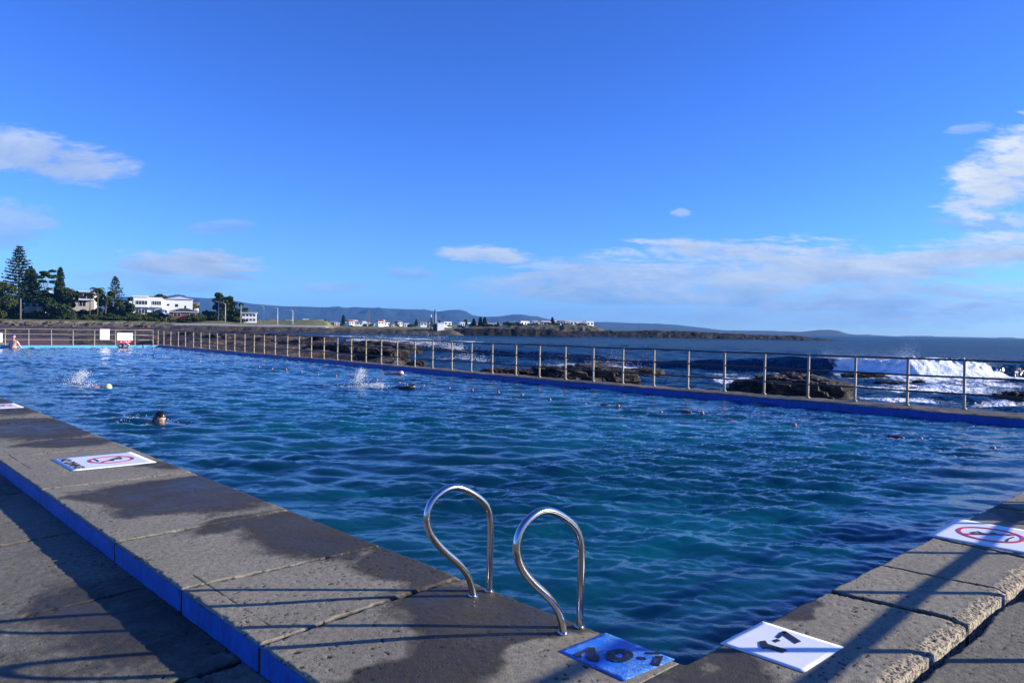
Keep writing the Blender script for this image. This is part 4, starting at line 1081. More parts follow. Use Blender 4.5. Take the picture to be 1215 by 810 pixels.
def roof(kind, w, dp, h, z, over=.5):
    b = MB(); a, c = w / 2 + over, dp / 2 + over
    if kind == 'flat': b.box((-a, -c, z), (a, c, z + .3))
    elif kind == 'gable': b.add([(-a, -c, z), (a, -c, z), (a, c, z), (-a, c, z), (-a, 0, z + h), (a, 0, z + h)], [(0, 1, 5, 4), (2, 3, 4, 5), (0, 4, 3), (1, 2, 5), (0, 3, 2, 1)])
    else:
        r_ = min(a, c); e = max(a - r_, .2)
        b.add([(-a, -c, z), (a, -c, z), (a, c, z), (-a, c, z), (-e, 0, z + h), (e, 0, z + h)], [(0, 1, 5, 4), (2, 3, 4, 5), (0, 4, 3), (1, 2, 5), (0, 3, 2, 1)])
    return b
def win(o, x0, x1, z0, z1, y, frame=True):
    b = MB(); b.box((x0, y - .05, z0), (x1, y + .1, z1)); w = b.build('window', M_GLASS, o)
    if frame:
        f_ = MB(); n = max(1, int((x1 - x0) / 1.3))
        for i in range(n + 1): xx = x0 + (x1 - x0) * i / n; f_.box((xx - .06, y - .11, z0), (xx + .06, y - .052, z1))
        f_.box((x0, y - .105, z1 - .1), (x1, y - .055, z1 + .06)); f_.build('frame', M_WH, w)
# the big white house
D_ = 330; k = FPX / D_
o = hroot('house', 157, 230, 376, D_, 'big white flat roofed house with two storeys of balconies', 'house', .42)
W_ = 71 / k * .90; H_ = 24 / k
b = MB(); b.box((-W_ / 2, 0, -3), (-.02 * W_, 9, H_ - .4)); b.box((-.02 * W_, 1.2, -3), (W_ * .5, 11, H_ - .9)); b.build('wall', M_WH, o)
b = MB(); b.box((-W_ / 2 - .3, -.4, H_ - .4), (-.25 * W_, 9.3, H_ + .1)); b.build('roof', M_WH, o)
b = MB(); b.box((-.25 * W_, .4, H_ - .4), (.05 * W_, 9.3, H_ - .05)); b.build('roof', M_ROOFD, o)
rb = roof('hip', .46 * W_, 10, 1.3, H_ - .9); ro = rb.build('roof', M_ROOFW, o); ro.location = (.27 * W_, 6.1, 0)
for z0 in (.6, 4.4):
    for x0, x1 in ((-.46, -.27), (-.19, -.04)):
        b = MB(); b.box((x0 * W_, -.06, z0), (x1 * W_, .02, z0 + 2.4)); w = b.build('window', M_GLASS, o)
        b = MB(); b.box((x0 * W_ - .2, -1.5, z0 - .35), (x1 * W_ + .2, -.07, z0 - .1)); b.box((x0 * W_ - .2, -1.5, z0 - .1), (x1 * W_ + .2, -1.4, z0 + .75)); b.build('balcony', M_WH, o)
        b = MB(); 
        for xx in np.linspace(x0 * W_, x1 * W_, 5): b.box((xx - .06, -.12, z0), (xx + .06, -.062, z0 + 2.4))
        b.build('frame', M_WH, w)
for x0, x1, z0, z1 in ((.06, .1, 5.0, 5.8), (.20, .25, 4.6, 5.8), (.36, .39, 2.0, 5.2), (.03, .06, 1.8, 2.8), (.14, .17, 1.6, 2.6)): win(o, x0 * W_, x1 * W_, z0, z1, 1.18, False)
# cream house
D_ = 345; k = FPX / D_
o = hroot('house', 80, 110, 364, D_, 'cream flat roofed house with a tall glazed upper floor', 'house', .35)
W_ = 29 / k; H_ = 19 / k
b = MB(); b.box((-W_ / 2, 0, -2), (W_ / 2, 9, H_ - .5)); b.build('wall', M_CREAM, o)
b = MB(); b.box((-W_ / 2 - .4, -1.0, H_ - .5), (W_ / 2 + .4, 9.4, H_)); b.build('roof', M_WH, o)
b = MB(); b.box((-W_ / 2 + .3, -1.2, H_ * .42), (W_ / 2, -.02, H_ * .5)); b.build('balcony', M_WH, o)
win(o, -.02 * W_, .46 * W_, H_ * .52, H_ * .88, -.02); win(o, -.05 * W_, .2 * W_, .4, H_ * .4, -.02)
# brick cottage
D_ = 322; k = FPX / D_
o = hroot('house', 201, 234, 377, D_, 'low red brick cottage with dark hipped roof below the white house', 'house', .35)
W_ = 31 / k; H_ = 7.2 / k
b = MB(); b.box((-W_ / 2, 0, -2), (W_ / 2, 8, H_)); b.build('wall', M_BRICK, o)
roof('hip', W_, 8, 1.5, H_).build('roof', M_ROOFD, o).location = (0, 4, 0)
win(o, -.36 * W_, -.1 * W_, .8, 2.0, -.02); win(o, .2 * W_, .42 * W_, .8, 2.0, -.02)
b = MB(); b.box((-W_ / 2 - .5, -.62, H_ - .2), (W_ / 2 + .5, -.5, H_ + .02)); b.build('gutter', M_WH, o)
def simple_house(x0, x1, yt, yb, d, wallm, roofm, kind, label, yaw=.4, group=None, nw=3, name='house', storeys=1):
    k = FPX / d; W_ = (x1 - x0) / k; H_ = (yb - yt) / k
    o = hroot(name, x0, x1, yb, d, label, 'house', yaw, group); dp = max(6, W_ * .7)
    rh = H_ * .3 if kind != 'flat' else .3; hw = H_ - rh
    b = MB(); b.box((-W_ / 2, 0, -3), (W_ / 2, dp, hw)); b.build('wall', wallm, o)
    roof(kind, W_, dp, rh, hw).build('roof', roofm, o).location = (0, dp / 2, 0)
    for s_ in range(storeys):
        for i in range(nw):
            c = -W_ / 2 + W_ * (i + .5) / nw; z0 = hw * (s_ + .3) / storeys
            win(o, c - W_ / nw * .3, c + W_ / nw * .3, z0, z0 + hw * .45 / storeys, -.02, False)
    return o
simple_house(287.5, 303, 370.5, 382, 320, M_WH, M_ROOFW, 'flat', 'white two storey beach kiosk beside the tall pole', .3, nw=4, storeys=2)
simple_house(266, 288, 371, 382, 334, M_BLUEG, M_ROOFD, 'flat', 'long dark blue shed left of the white kiosk', .1)
simple_house(37, 54, 345.5, 358, 350, M_CREAM, M_ROOFW, 'flat', 'pale low house half hidden behind the pines', .3, nw=3)
simple_house(30, 50, 357, 365, 322, M_CREAM, M_ROOFR, 'gable', 'tan house with red roof under the tallest pine', .3)
simple_house(-6, 6, 352, 362, 322, M_WH, M_ROOFW, 'gable', 'white gabled house at the left photo edge', .3)
simple_house(135, 152, 356, 369, 340, M_WH, M_ROOFD, 'flat', 'small white house left of the big white house', .3)
simple_house(241, 252, 370, 379, 345, M_WH, M_ROOFD, 'gable', 'small white garage on the green slope', .3, nw=1)
simple_house(76, 83, 342, 362, 352, M_CREAM, M_ROOFG, 'gable', 'grey gabled house left of the cream house', .3, nw=1)
simple_house(270, 278, 366, 372, 348, M_WH, M_ROOFW, 'gable', 'tiny white house under the leaning dark tree', .3, nw=1)
simple_house(222, 233, 358, 368, 350, M_WH, M_ROOFG, 'gable', 'white house with grey roof right of the big white house', .3, nw=1)
# the far town: a house for every light roof one can see
rs = np.random.RandomState(42)
kinds = [(M_WH, M_ROOFW, 'flat', 'white flat roofed house of the far town'), (M_WH, M_ROOFG, 'gable', 'white house with grey gable roof in the far town'), (M_CREAM, M_ROOFR, 'hip', 'cream house with red roof in the far town'),
         (M_CREAM, M_ROOFW, 'gable', 'cream house with pale roof in the far town'), (M_WH, M_ROOFR, 'gable', 'white house with red roof in the far town')]
for i in range(128):
    x = rs.uniform(306, 700) if i < 92 else rs.uniform(500, 700)
    d = rs.uniform(640, 800) if x < 560 else rs.uniform(478, 640)
    if x > 560 and d < 490: d = 490
    yb = hor(x) - (1.6 + 3.2 * rs.rand()) + (.8 if x < 500 else 0)
    if 560 < x: yb = np.interp(x, [560, 600, 650, 690, 700], [388.5, 387.6, 386, 386.6, 387.6]) - rs.uniform(0, 2.2)
    w = rs.uniform(4.5, 10); h = rs.uniform(3.0, 5.2); a = kinds[rs.choice(5, p=[.32, .26, .14, .16, .12])]
    simple_house(x - w / 2, x + w / 2, yb - h, yb + .8, d, a[0], a[1], a[2], a[3], rs.uniform(.3, .7), a[3].replace('house', 'houses'), nw=2)
for i, x in enumerate([408, 452, 493, 545, 551, 553, 562, 570, 575, 590, 620, 636, 655, 655, 668, 385, 470, 522]):
    yb = hor(x) - 2.0; hgt = [12, 7, 8, 6, 8, 9, 10, 12, 12, 6, 5, 8, 13, 11, 6, 6, 5, 7][i]
    d = 690 if x < 560 else 500
    norfolk(x + rs.uniform(-1, 1), yb - hgt, yb + .5, hgt * .55, d, 'small dark pine among the houses of the far town', 60 + i, 1.0, 'pines of the far town')
tb = [bush_proto(81, M_FIG), bush_proto(82, M_FIG)]
for i in range(44):
    x = rs.uniform(296, 705); d = rs.uniform(610, 700) if x < 560 else rs.uniform(470, 500)
    yb = hor(x) - .3 - rs.uniform(0, 1.6) - (0 if x < 600 else 2)
    o = link('town_tree', tb[i % 2], M_FIG); o.location = place(x, yb, d); s = rs.uniform(.8, 1.7); o.scale = (s * 1.3, s * 1.3, s); o.rotation_euler = (0, 0, rs.uniform(0, 6))
    tag(o, 'dark round tree among the houses of the far town', 'tree', 'round trees of the far town')

# ------------------------------------------------------------------ poles and lamps
M_LAMP = plain('pale lamp metal', (.50, .50, .50), .5, .2, .1, 4); M_WOODP = plain('weathered timber', (.16, .13, .10), .85, 0, .3, 3)
def lamp(x, yt, yb, d, label, arms):
    k = FPX / d; h = (yb - yt) / k; o = empty('street_lamp', place(x, yb, d), FACE); tag(o, label, 'street lamp', 'street lamps on the promenade')
    b = MB(); b.tube([(0, 0, -2.5), (0, 0, h)], [.2, .13], 8); b.build('pole', M_LAMP, o, True)
    for a in arms:
        b = MB(); b.tube([(0, 0, h - .05), (a * .5, 0, h + .25), (a, 0, h + .3)], .09, 6); ar = b.build('arm', M_LAMP, o, True)
        b = MB(); b.box((a - .5 if a < 0 else a - .3, -.2, h + .2), (a + .3 if a < 0 else a + .5, .2, h + .36)); b.build('lamp_head', M_LAMP, ar)
lamp(259, 358.5, 377, 312, 'street lamp with two arms beside the domed tree', (-1.6, 1.6)); lamp(267, 360.5, 377.5, 312, 'single arm street lamp right of the domed tree', (-1.8,))
lamp(312.5, 363.5, 383, 300, 'two armed street lamp right of the white kiosk', (-2.0, 2.0)); lamp(329, 365.5, 384, 300, 'single arm street lamp on the promenade between two others', (-2.0,))
lamp(347, 368.5, 385, 308, 'farthest street lamp beside the green mound', (-2.2,))
def pole(name, x, yt, yb, d, r, m, label, cat):
    k = FPX / d; b = MB(); b.tube([(0, 0, -2), (0, 0, (yb - yt) / k * .5), (0, 0, (yb - yt) / k)], [r, r * .9, r * .7], 8); o = b.build(name, m, None, True); o.location = place(x, yb, d); tag(o, label, cat); return o
pole('pole', 285.5, 361, 386, 305, .12, M_LAMP, 'tall thin pole in front of the white kiosk', 'pole')
pole('pole', 24, 354, 378, 300, .35, M_WOODP, 'stout timber pole below the tallest pine', 'pole')
pole('pole', 197, 376, 384, 292, .12, M_WOODP, 'short pole on the bank below the brick cottage', 'pole')
pole('mast', 437, 367, 388, 640, .35, M_WOODP, 'thin dark mast above the far town', 'mast')
pole('mast', 641, 376.5, 388, 470, .25, M_WOODP, 'thin mast over the houses near the dark mole', 'mast')
pole('mast', 758, 382.5, 392, 350, .12, M_WOODP, 'faint pole standing on the black headland', 'mast')
pole('mast', 515.5, 367, 392, 281, .24, plain('dark mast paint', (.03, .03, .04), .5), 'tall dark mast at the tip of the breakwater', 'mast')
pole('mast', 516.8, 371, 389, 282, .10, M_WH, 'slim white pole against the dark breakwater mast', 'mast')
D_ = 281; k = FPX / D_; o = empty('harbour_light', place(511, 391.5, D_), FACE); tag(o, 'slim harbour light with red shaft and white lantern on the breakwater', 'harbour light')
b = MB(); b.tube([(0, 0, -1), (0, 0, 4.6)], .22, 8); b.build('shaft', plain('dull red paint', (.13, .03, .05), .5), o, True)
b = MB(); b.tube([(0, 0, 4.6), (0, 0, 5.6)], .36, 8); b.tube([(0, 0, 5.6), (0, 0, 6.0)], [.36, .05], 8); b.build('lantern', M_WH, o, True)
o = empty('shed', place(522, 392, D_), FACE + .35); tag(o, 'white square shed on the tip of the stone breakwater', 'shed')
b = MB(); b.box((-1.3, -1.2, -1), (1.3, 1.2, 2.6)); b.build('wall', M_WH, o)
b = MB(); b.box((-1.45, -1.35, 2.6), (1.45, 1.35, 2.8)); b.build('roof', M_WH, o)
o = empty('equipment_cabinet', place(515.5, 392, D_), FACE); tag(o, 'dark cabinet at the foot of the breakwater mast', 'cabinet')
b = MB(); b.box((-.5, -.5, -.6), (.5, .5, 2.4)); b.build('body', M_WOODP, o); b = MB(); b.box((-.4, -.56, .2), (.4, -.51, 2.0)); b.build('door', M_ROOFD, o)
# low dark painted ramp wall behind the end fence
b = MB(); b.box((4.0, 57, -1.2), (13.2, 57.6, .33)); o = b.build('ramp_wall', plain('dark maroon wall', (.03, .012, .035), .6, 0, .5, .5)); tag(o, 'low dark maroon wall behind the end fence', 'wall')
b = MB(); b.add([(7.2, 52.4, -1.2), (9.9, 52.4, -1.2), (9.9, 55, -1.2), (7.2, 55, -1.2), (7.2, 52.4, .36), (9.9, 52.4, -.1), (9.9, 55, -.1), (7.2, 55, .36)], [(0, 3, 2, 1), (4, 5, 6, 7), (0, 1, 5, 4), (1, 2, 6, 5), (2, 3, 7, 6), (3, 0, 4, 7)])
o = b.build('ramp', M_FARTOP); tag(o, 'sloping concrete ramp behind the bather at the pool end', 'ramp')

# ------------------------------------------------------------------ swimmers
def skin_mat(name, c): return plain(name, c, .45, 0, .12, 9)
SK1 = skin_mat('wet tan skin', (.42, .22, .15)); SK2 = skin_mat('pale skin', (.60, .38, .29)); SK3 = skin_mat('sunlit skin', (.5, .29, .2))
M_HAIR = plain('wet dark hair', (.010, .008, .007), .35, 0, .3, 30); M_SUIT = plain('black wetsuit', (.012, .012, .016), .4, 0, .2, 20)
M_YCAP = plain('yellow swim cap', (.72, .68, .34), .4, 0, .05, 8); M_PCAP = plain('purple blue swim cap', (.09, .03, .42), .4, 0, .05, 8); M_WCAP = plain('white swim cap', (.75, .75, .78), .4, 0, .05, 8)
M_EYE = plain('dark goggles', (.015, .015, .02), .2)
def body(root, m, pts, edges, name='body', root_i=0):
    me = bpy.data.meshes.new(name); me.from_pydata([p[:3] for p in pts], edges, [])
    o = link(name, me, m, root)
    o.modifiers.new('skin', 'SKIN'); sd = o.modifiers.new('smooth', 'SUBSURF'); sd.levels = 2; sd.render_levels = 2
    sv = me.skin_vertices[0].data
    for i, p in enumerate(pts):
        r = p[3]; sv[i].radius = r if isinstance(r, tuple) else (r, r); sv[i].use_root = (i == root_i)
    for s_ in o.modifiers: 
        if s_.type == 'SKIN': s_.use_smooth_shade = True
    me.materials.clear(); me.materials.append(m)
    return o
def head(root, c, fwd, upv, m, cap=None, hair=None, goggles=False, s=.105):
    """head with nose, brow, ears; cap or hair as children"""
    f = Vector(fwd).normalized(); u = Vector(upv); u = (u - f * u.dot(f)).normalized(); r_ = f.cross(u)
    T = Matrix((( f.x, r_.x, u.x, c[0]), (f.y, r_.y, u.y, c[1]), (f.z, r_.z, u.z, c[2]), (0, 0, 0, 1)))
    bm = bmesh.new(); bmesh.ops.create_icosphere(bm, subdivisions=4, radius=1)
    for v_ in bm.verts:
        x, y, z = v_.co
        jaw = 1 - .28 * max(0, -z) ** 1.2; xx = x * .98 * (1 - .12 * max(0, -z) * (x < 0)); yy = y * .78 * jaw; zz = z * 1.18
        nose = .16 * math.exp(-((z + .12) / .17) ** 2 - (y / .13) ** 2) if x > 0 else 0
        brow = .05 * math.exp(-((z - .2) / .08) ** 2) * (x > .5); eye = -.10 * sum(math.exp(-((z - .08) / .10) ** 2 - ((y - e) / .16) ** 2) for e in (-.33, .33)) if x > 0 else 0
        mouth = -.04 * math.exp(-((z + .48) / .04) ** 2 - (y / .24) ** 2) if x > 0 else 0; lip = .045 * math.exp(-((z + .40) / .05) ** 2 - (y / .2) ** 2) if x > 0 else 0
        chin = .08 * math.exp(-((z + .78) / .14) ** 2 - (y / .22) ** 2) if x > 0 else 0
        ear = .13 * math.exp(-((z + .02) / .16) ** 2 - ((x + .05) / .12) ** 2)
        v_.co = Vector((xx + nose + brow + eye + mouth + lip + chin, yy * (1 + ear), zz)) * s
    bm.transform(T); me = bpy.data.meshes.new('head'); bm.to_mesh(me); bm.free(); me.polygons.foreach_set('use_smooth', [True] * len(me.polygons))
    ho = link('head', me, m, root)
    def shell(name, mm, test, k):
        bm = bmesh.new(); bmesh.ops.create_icosphere(bm, subdivisions=4, radius=1)
        for v_ in bm.verts:
            x, y, z = v_.co; n = k + (.04 * fbm(np.array([x * 5 + 3]), np.array([y * 5 + z * 4]), 3, 77)[0] if name == 'hair' else 0)
            v_.co = Vector((x * .98 * n, y * .80 * n, z * 1.18 * n)) * s
        bmesh.ops.delete(bm, geom=[v_ for v_ in bm.verts if not test(v_.co / s)], context='VERTS')
        bm.transform(T); me = bpy.data.meshes.new(name); bm.to_mesh(me); bm.free(); me.polygons.foreach_set('use_smooth', [True] * len(me.polygons))
        o_ = link(name, me, mm, ho); sm = o_.modifiers.new('thickness', 'SOLIDIFY'); sm.thickness = .006; sm.offset = 1
    if cap: shell('swim_cap', cap, lambda p: p.z > .30 - .35 * (p.x < .2) - .1 * (p.x < -.3), 1.04)
    if hair: shell('hair', hair, lambda p: p.z > (.52 if p.x > .35 else (-.15 if p.x > -.1 else -.62)), 1.09)
    for e in (-.33, .33):
        b = MB(); b.ball((0, 0, 0), .13 * s if not goggles else .2 * s, .6, 1.2, .8, 8, 6)
        o_ = b.build('goggle' if goggles else 'eye', M_EYE, ho, True); o_.matrix_local = T @ Matrix.Translation((.87 * s, e * .8 * s, .09 * s))
    return ho
R3 = Vector((RH[0], RH[1], 0)); F3 = Vector((FH[0], FH[1], 0)); U3 = Vector((0, 0, 1))
def L(r, f, z): return R3 * r + F3 * f + U3 * z
def swimmer(name_px, label, build, dz=0.0):
    p = at(name_px[0], name_px[1], POOL_Z); p.z -= dz; o = empty('person', p); tag(o, label, 'person', 'swimmers in the pool'); build(o); return o
def P_(r, f, z, rad): v_ = L(r, f, z); return (v_.x, v_.y, v_.z, rad)
def chain(n0, n): return [(n0 + i, n0 + i + 1) for i in range(n - 1)]
def breast(o):
    pts = [P_(-.30, .02, -.16, (.14, .10)), P_(-.02, .0, -.09, (.17, .10)), P_(.02, -.01, -.03, .062), P_(.07, -.01, .02, .055),       # pelvis-ward, chest, neck
           P_(-.75, .05, -.30, (.15, .10)), P_(-1.15, .02, -.38, .07), P_(-1.5, -.05, -.40, .05), P_(-1.1, .2, -.38, .07), P_(-1.45, .3, -.40, .05),
           P_(.02, -.19, -.05, .065), P_(.25, -.26, -.05, .048), P_(.46, -.17, -.035, .036), P_(.55, -.13, -.04, .03),
           P_(.02, .19, -.05, .065), P_(.25, .25, -.06, .048), P_(.46, .18, -.05, .036), P_(.55, .14, -.05, .03)]
    body(o, SK1, pts, [(0, 1), (1, 2), (2, 3), (0, 4), (4, 5), (5, 6), (4, 7), (7, 8), (1, 9), (9, 10), (10, 11), (11, 12), (1, 13), (13, 14), (14, 15), (15, 16)])
    head(o, L(.12, -.01, .085), L(.80, -.45, -.30), L(.5, -.2, .8), SK3, hair=M_HAIR, s=.098)
swimmer((180, 503), 'dark haired swimmer doing breaststroke with face turned to the sun', breast)
def crawl(mbody, hm, cap, goggles=False, hair=None, arm=False, face=(.6, -.5, -.75)):
    def f(o):
        pts = [P_(-.35, 0, -.07, (.14, .09)), P_(.0, 0, -.02, (.18, .11)), P_(.12, 0, .0, .06), P_(.18, 0, .01, .055),
               P_(-.8, 0, -.12, (.15, .10)), P_(-1.2, -.1, -.16, .07), P_(-1.6, -.1, -.10, .045), P_(-1.2, .1, -.2, .07), P_(-1.6, .1, -.25, .045),
               P_(.02, -.19, .0, .065), P_(.22, -.24, .05 if arm else -.05, .048), P_(.45, -.2, -.02 if arm else -.1, .036), P_(.62, -.18, -.08, .028),
               P_(.0, .2, .02, .065), P_(-.2, .3, -.1, .048), P_(-.4, .28, -.2, .036), P_(-.52, .26, -.22, .028)]
        body(o, mbody, pts, [(0, 1), (1, 2), (2, 3), (0, 4), (4, 5), (5, 6), (4, 7), (7, 8), (1, 9), (9, 10), (10, 11), (11, 12), (1, 13), (13, 14), (14, 15), (15, 16)])
        head(o, L(.24, 0, .02), L(*face), L(.8, 0, .6), hm, cap=cap, hair=hair, goggles=goggles, s=.098)
    return f
swimmer((115, 460), 'swimmer in a yellow cap doing front crawl with a splash behind', crawl(SK1, SK1, M_YCAP, True, face=(.75, -.2, -.55)), .03)
swimmer((476, 461), 'swimmer in a black wetsuit turning to breathe beside the tall splash', crawl(M_SUIT, SK3, None, True, hair=M_HAIR, face=(.2, -.95, .1), arm=True))
swimmer((466, 444), 'tan swimmer with a white cap close to the sea wall', crawl(SK1, SK2, M_WCAP, True, arm=True, face=(.5, -.6, -.5)))
def stand(o):
    pts = [P_(0, 0, -.35, (.17, .11)), P_(0, 0, .05, (.155, .10)), P_(0, 0, .32, (.19, .10)), P_(.0, 0, .47, .06), P_(0, 0, .53, .055),
           P_(-.2, 0, .36, .07), P_(-.3, .08, .14, .05), P_(-.3, .25, .0, .04), P_(.2, 0, .36, .07), P_(.29, .08, .14, .05), P_(.28, .25, .0, .04), P_(-.09, 0, -.6, .09), P_(-.1, 0, -1.0, .06), P_(.09, 0, -.6, .09), P_(.1, 0, -1.0, .06)]
    body(o, SK2, pts, [(0, 1), (1, 2), (2, 3), (3, 4), (2, 5), (5, 6), (6, 7), (2, 8), (8, 9), (9, 10), (0, 11), (11, 12), (0, 13), (13, 14)])
    head(o, L(0, .02, .67), L(.1, 1, -.1), U3, SK2, cap=M_PCAP)
swimmer((16, 413), 'pale bather with blue cap standing with back turned at the pool end', stand)
def archarm(o):
    pts = [P_(0, .1, -.3, (.16, .1)), P_(0, 0, -.02, (.19, .11)), P_(0, -.03, .06, .06), P_(0, -.05, .1, .055), P_(-.22, -.03, .05, .065), P_(-.36, -.1, .24, .05), P_(-.16, -.18, .40, .04), P_(-.02, -.22, .44, .035),
           P_(.22, -.03, .05, .065), P_(.40, -.1, .2, .05), P_(.2, -.18, .38, .04), P_(.06, -.22, .43, .035), P_(0, .5, -.45, (.15, .1)), P_(.1, .95, -.5, .07), P_(-.1, .95, -.5, .07)]
    body(o, SK2, pts, [(0, 1), (1, 2), (2, 3), (1, 4), (4, 5), (5, 6), (6, 7), (1, 8), (8, 9), (9, 10), (10, 11), (0, 12), (12, 13), (12, 14)])
    head(o, L(0, -.06, .2), L(.1, -1, -.1), U3, SK1, cap=M_PCAP, goggles=True)
swimmer((146.5, 413), 'swimmer with both arms arched overhead below the red banded notice', archarm)

# ------------------------------------------------------------------ splashes and spray
M_FOAMW = plain('white water', (.82, .85, .88), .45, 0, .04, 10)
def drops(name, P, sizes, label, cat='splash', kind='stuff'):
    sizes = sizes * .62; n = len(P); T_ = np.array([[1, 1, 1], [1, -1, -1], [-1, 1, -1], [-1, -1, 1]], float) / 1.7
    rs_ = np.random.RandomState(n); Q = rs_.normal(size=(n, 3, 3)) * .25 + np.eye(3)
    V = P[:, None, :] + np.einsum('ij,njk->nik', T_, Q) * sizes[:, None, None]
    b0 = np.arange(n)[:, None] * 4
    F = np.concatenate([b0 + np.array(f) for f in ((0, 1, 2), (0, 3, 1), (0, 2, 3), (1, 3, 2))])
    o = link(name, np_mesh(name, V.reshape(-1, 3), F, True), M_FOAMW); tag(o, label, cat, kind=kind); return o
rs = np.random.RandomState(77)
def splash(x, y, w, h, n, label, lean=0.0, s=.02, base=.5):
    p = at(x, y, POOL_Z); c = np.array(p)
    # thrown sheets: a few arcs plus loose drops
    P = []
    for a in range(9):
        u = rs.uniform(-1, 1); top = h * rs.uniform(.45, 1); k = n // 12
        tt = rs.uniform(0, 1, k) ** .7
        P.append(np.stack([u * w * .35 + lean * tt * h + rs.normal(size=k) * .022 * (1 + tt), rs.normal(size=k) * .10, top * np.sin(tt * 1.7) + rs.normal(size=k) * .03], 1))
    k = n // 4; P.append(np.stack([rs.normal(size=k) * w * .6, rs.normal(size=k) * .2, np.abs(rs.normal(size=k)) * h * .35], 1))
    P = np.concatenate(P); Q = c + P[:, :1] * np.array([RH[0], RH[1], 0]) + P[:, 1:2] * np.array([FH[0], FH[1], 0]) + P[:, 2:] * np.array([0, 0, 1.0])
    drops('water_splash', Q, rs.uniform(.3, 1.2, len(Q)) * s * .7, label)
splash(425, 456, .26, .46, 1000, 'tall white splash kicked up behind the wetsuit swimmer', .1, .024)
splash(419, 428.5, .35, .35, 60, 'loose drops flung above the kick splash', 0, .022)
splash(440, 459, .9, .08, 900, 'low churned white water trailing the wetsuit swimmer', 0, .024)
splash(88, 455, .22, .34, 1100, 'white splash behind the swimmer in the yellow cap', .7, .022)
splash(104, 459, .5, .12, 120, 'small white water beside the yellow cap', 0, .026)
splash(157, 499, .3, .05, 120, 'small kick splash behind the breaststroke swimmer', 0, .016)
splash(197, 503, .3, .06, 60, 'ripple drops in front of the breaststroke swimmer', 0, .012)
splash(485, 460, .35, .10, 160, 'drops around the head of the wetsuit swimmer', 0, .018)
splash(146, 413, .6, .12, 90, 'white water around the swimmer with arched arms', 0, .04)

# whitewater of the breaker, heaped in front of the crest
bs = np.arange(BREAK_R0 - 3.6, BREAK_R1 + 1.2, .085); bn = np.arange(-3.4, 1.3, .085)
def whitewater(Rr, N):
    dc = np.interp(Rr, wr, wd); hh = np.interp(Rr, wr, wh)
    Re = Rr + 2.2 * fbm(Rr / 1.6, N / 1.2, 4, 905)
    edge = sstep(BREAK_R0 - 3.2, BREAK_R0 + 4.5, Re) * (1 - sstep(BREAK_R1 - 3.4, BREAK_R1 + 1.0, Re))
    prof = np.where(N < .1, np.exp(-((N - .1) / 1.35) ** 2), np.exp(-((N - .1) / .8) ** 2))
    lump = fbm(Rr * 1.1, N * 1.1, 5, 901, .62); l2 = np.abs(fbm(Rr * 2.6, N * 2.6, 4, 902))
    Z = SEA_Z - .22 + (hh * .80 * (1.0 + .12 * fbm(Rr / 3, Rr * 0, 3, 903)) * prof + .24 * lump + .30 * l2 * prof + .1) * edge
    D_ = dc + N + hh * .6 - .55 + .4 * lump
    return RH[0] * Rr + FH[0] * D_, RH[1] * Rr + FH[1] * D_, Z
m_ww, tw = mat('churned foam'); v = tw.pos()
tw.out(tw.mix(tw.ramp(tw.noise(v, 1.7, 6, .7, .5), [(.36, 0.0), (.55, 1.0)]), (.35, .48, .58), (.84, .87, .9)), .6, 0, tw.bump(tw.noise(v, 7, 5, .7), .9, .06))
ww = link('sea_foam', grid_mesh('sea_foam', bs, bn, whitewater), m_ww); tag(ww, 'thick white foam of the breaking wave', 'foam', kind='stuff')
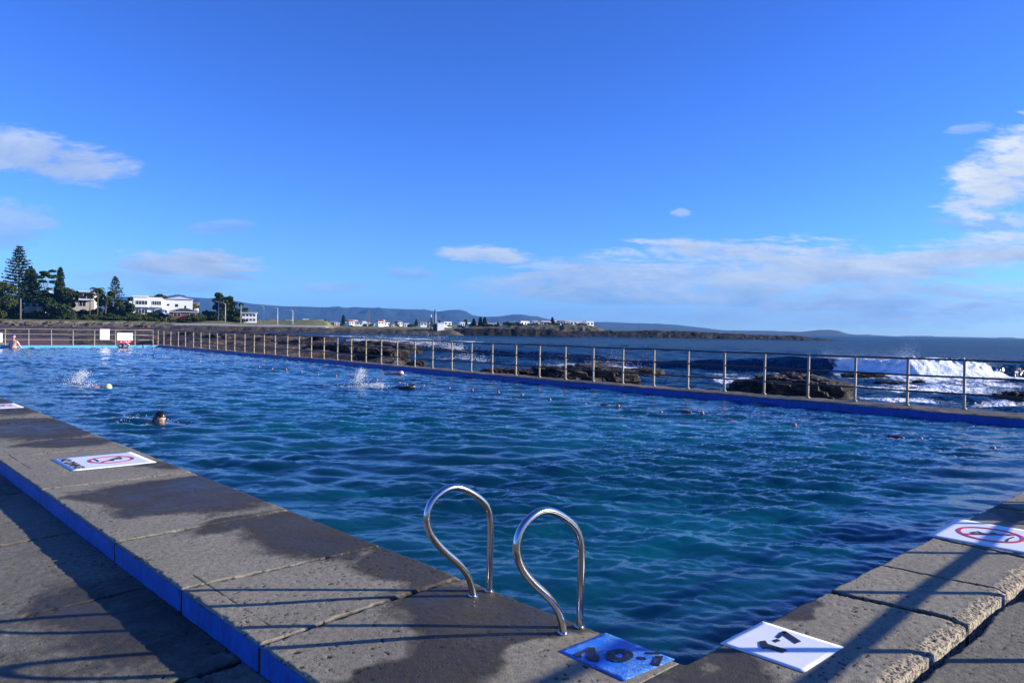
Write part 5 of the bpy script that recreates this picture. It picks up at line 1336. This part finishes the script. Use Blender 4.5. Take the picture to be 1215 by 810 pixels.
def spray(n, r0, r1, h, label, s0, spread, seed, px=None, y=None):
    rs_ = np.random.RandomState(seed)
    Rr = rs_.uniform(r0, r1, n); bump_ = .35 + .65 * np.clip(.5 + 1.2 * fbm(Rr / 2.2, Rr * 0, 3, seed), 0, 1)
    dc = np.interp(Rr, wr, wd) + np.interp(Rr, wr, wh) * .9; hh = np.interp(Rr, wr, wh)
    z = SEA_Z + hh * .5 + rs_.exponential(.42, n) * h * bump_; D_ = dc - .2 + rs_.normal(size=n) * spread
    P = np.stack([RH[0] * Rr + FH[0] * D_, RH[1] * Rr + FH[1] * D_, z], 1)
    drops('sea_spray', P, s0 * rs_.uniform(.5, 1.4, n), label, 'spray')
rx_ = lambda x: float(np.interp(x, [w[0] for w in WAVE], wr))
spray(42000, rx_(985), rx_(1095), 1.1, 'fine white spray thrown up over the breaker', .0105, .6, 911)
spray(6000, rx_(1080), rx_(1190), .35, 'thin spray along the right end of the breaker', .013, .6, 912)
spray(9000, rx_(425), rx_(550), .75, 'spray on the far surf behind the reddish ledge', .045, 1.5, 913)
def rock_spray(x, y, w, h, n, label, s, seed):
    rs_ = np.random.RandomState(seed); p = np.array(at(x, y, SEA_Z)); u = rs_.normal(size=n) * w; f = rs_.normal(size=n) * .7
    z = rs_.exponential(.35, n) * h * (.3 + .7 * np.clip(.5 + 1.3 * fbm(u * .9, u * 0, 3, seed), 0, 1))
    P = p + u[:, None] * np.array([RH[0], RH[1], 0]) + f[:, None] * np.array([FH[0], FH[1], 0]) + z[:, None] * np.array([0, 0, 1.0])
    drops('sea_spray', P, s * rs_.uniform(.5, 1.4, n), label, 'spray')
rock_spray(705, 439, 1.5, 1.0, 3200, 'white surf bursting over the long black rock', .022, 921)
rock_spray(550, 428, .9, .7, 900, 'small white surf burst behind the fence', .035, 922)
rock_spray(905, 449, 1.4, .6, 900, 'white surf on the far side of the broad rock', .015, 923)
rock_spray(1170, 466, .9, .6, 900, 'foam splashing beside the flat slab', .024, 924)

# ------------------------------------------------------------------ air
hb = MB(); hb.box((-9500, -9500, -6), (9500, 9500, 330))
m_h = bpy.data.materials.new('haze'); th = NT(m_h)
pv = th.n('ShaderNodeVolumePrincipled'); pv.inputs['Color'].default_value = (.11, .42, 1.0, 1); pv.inputs['Density'].default_value = 6.5e-5; pv.inputs['Anisotropy'].default_value = .0
oh = th.n('ShaderNodeOutputMaterial'); th.l(pv.outputs[0], oh.inputs['Volume'])
hz_ = hb.build('haze', m_h); tag(hz_, 'thin blue sea haze over the whole coast', 'haze', kind='stuff')
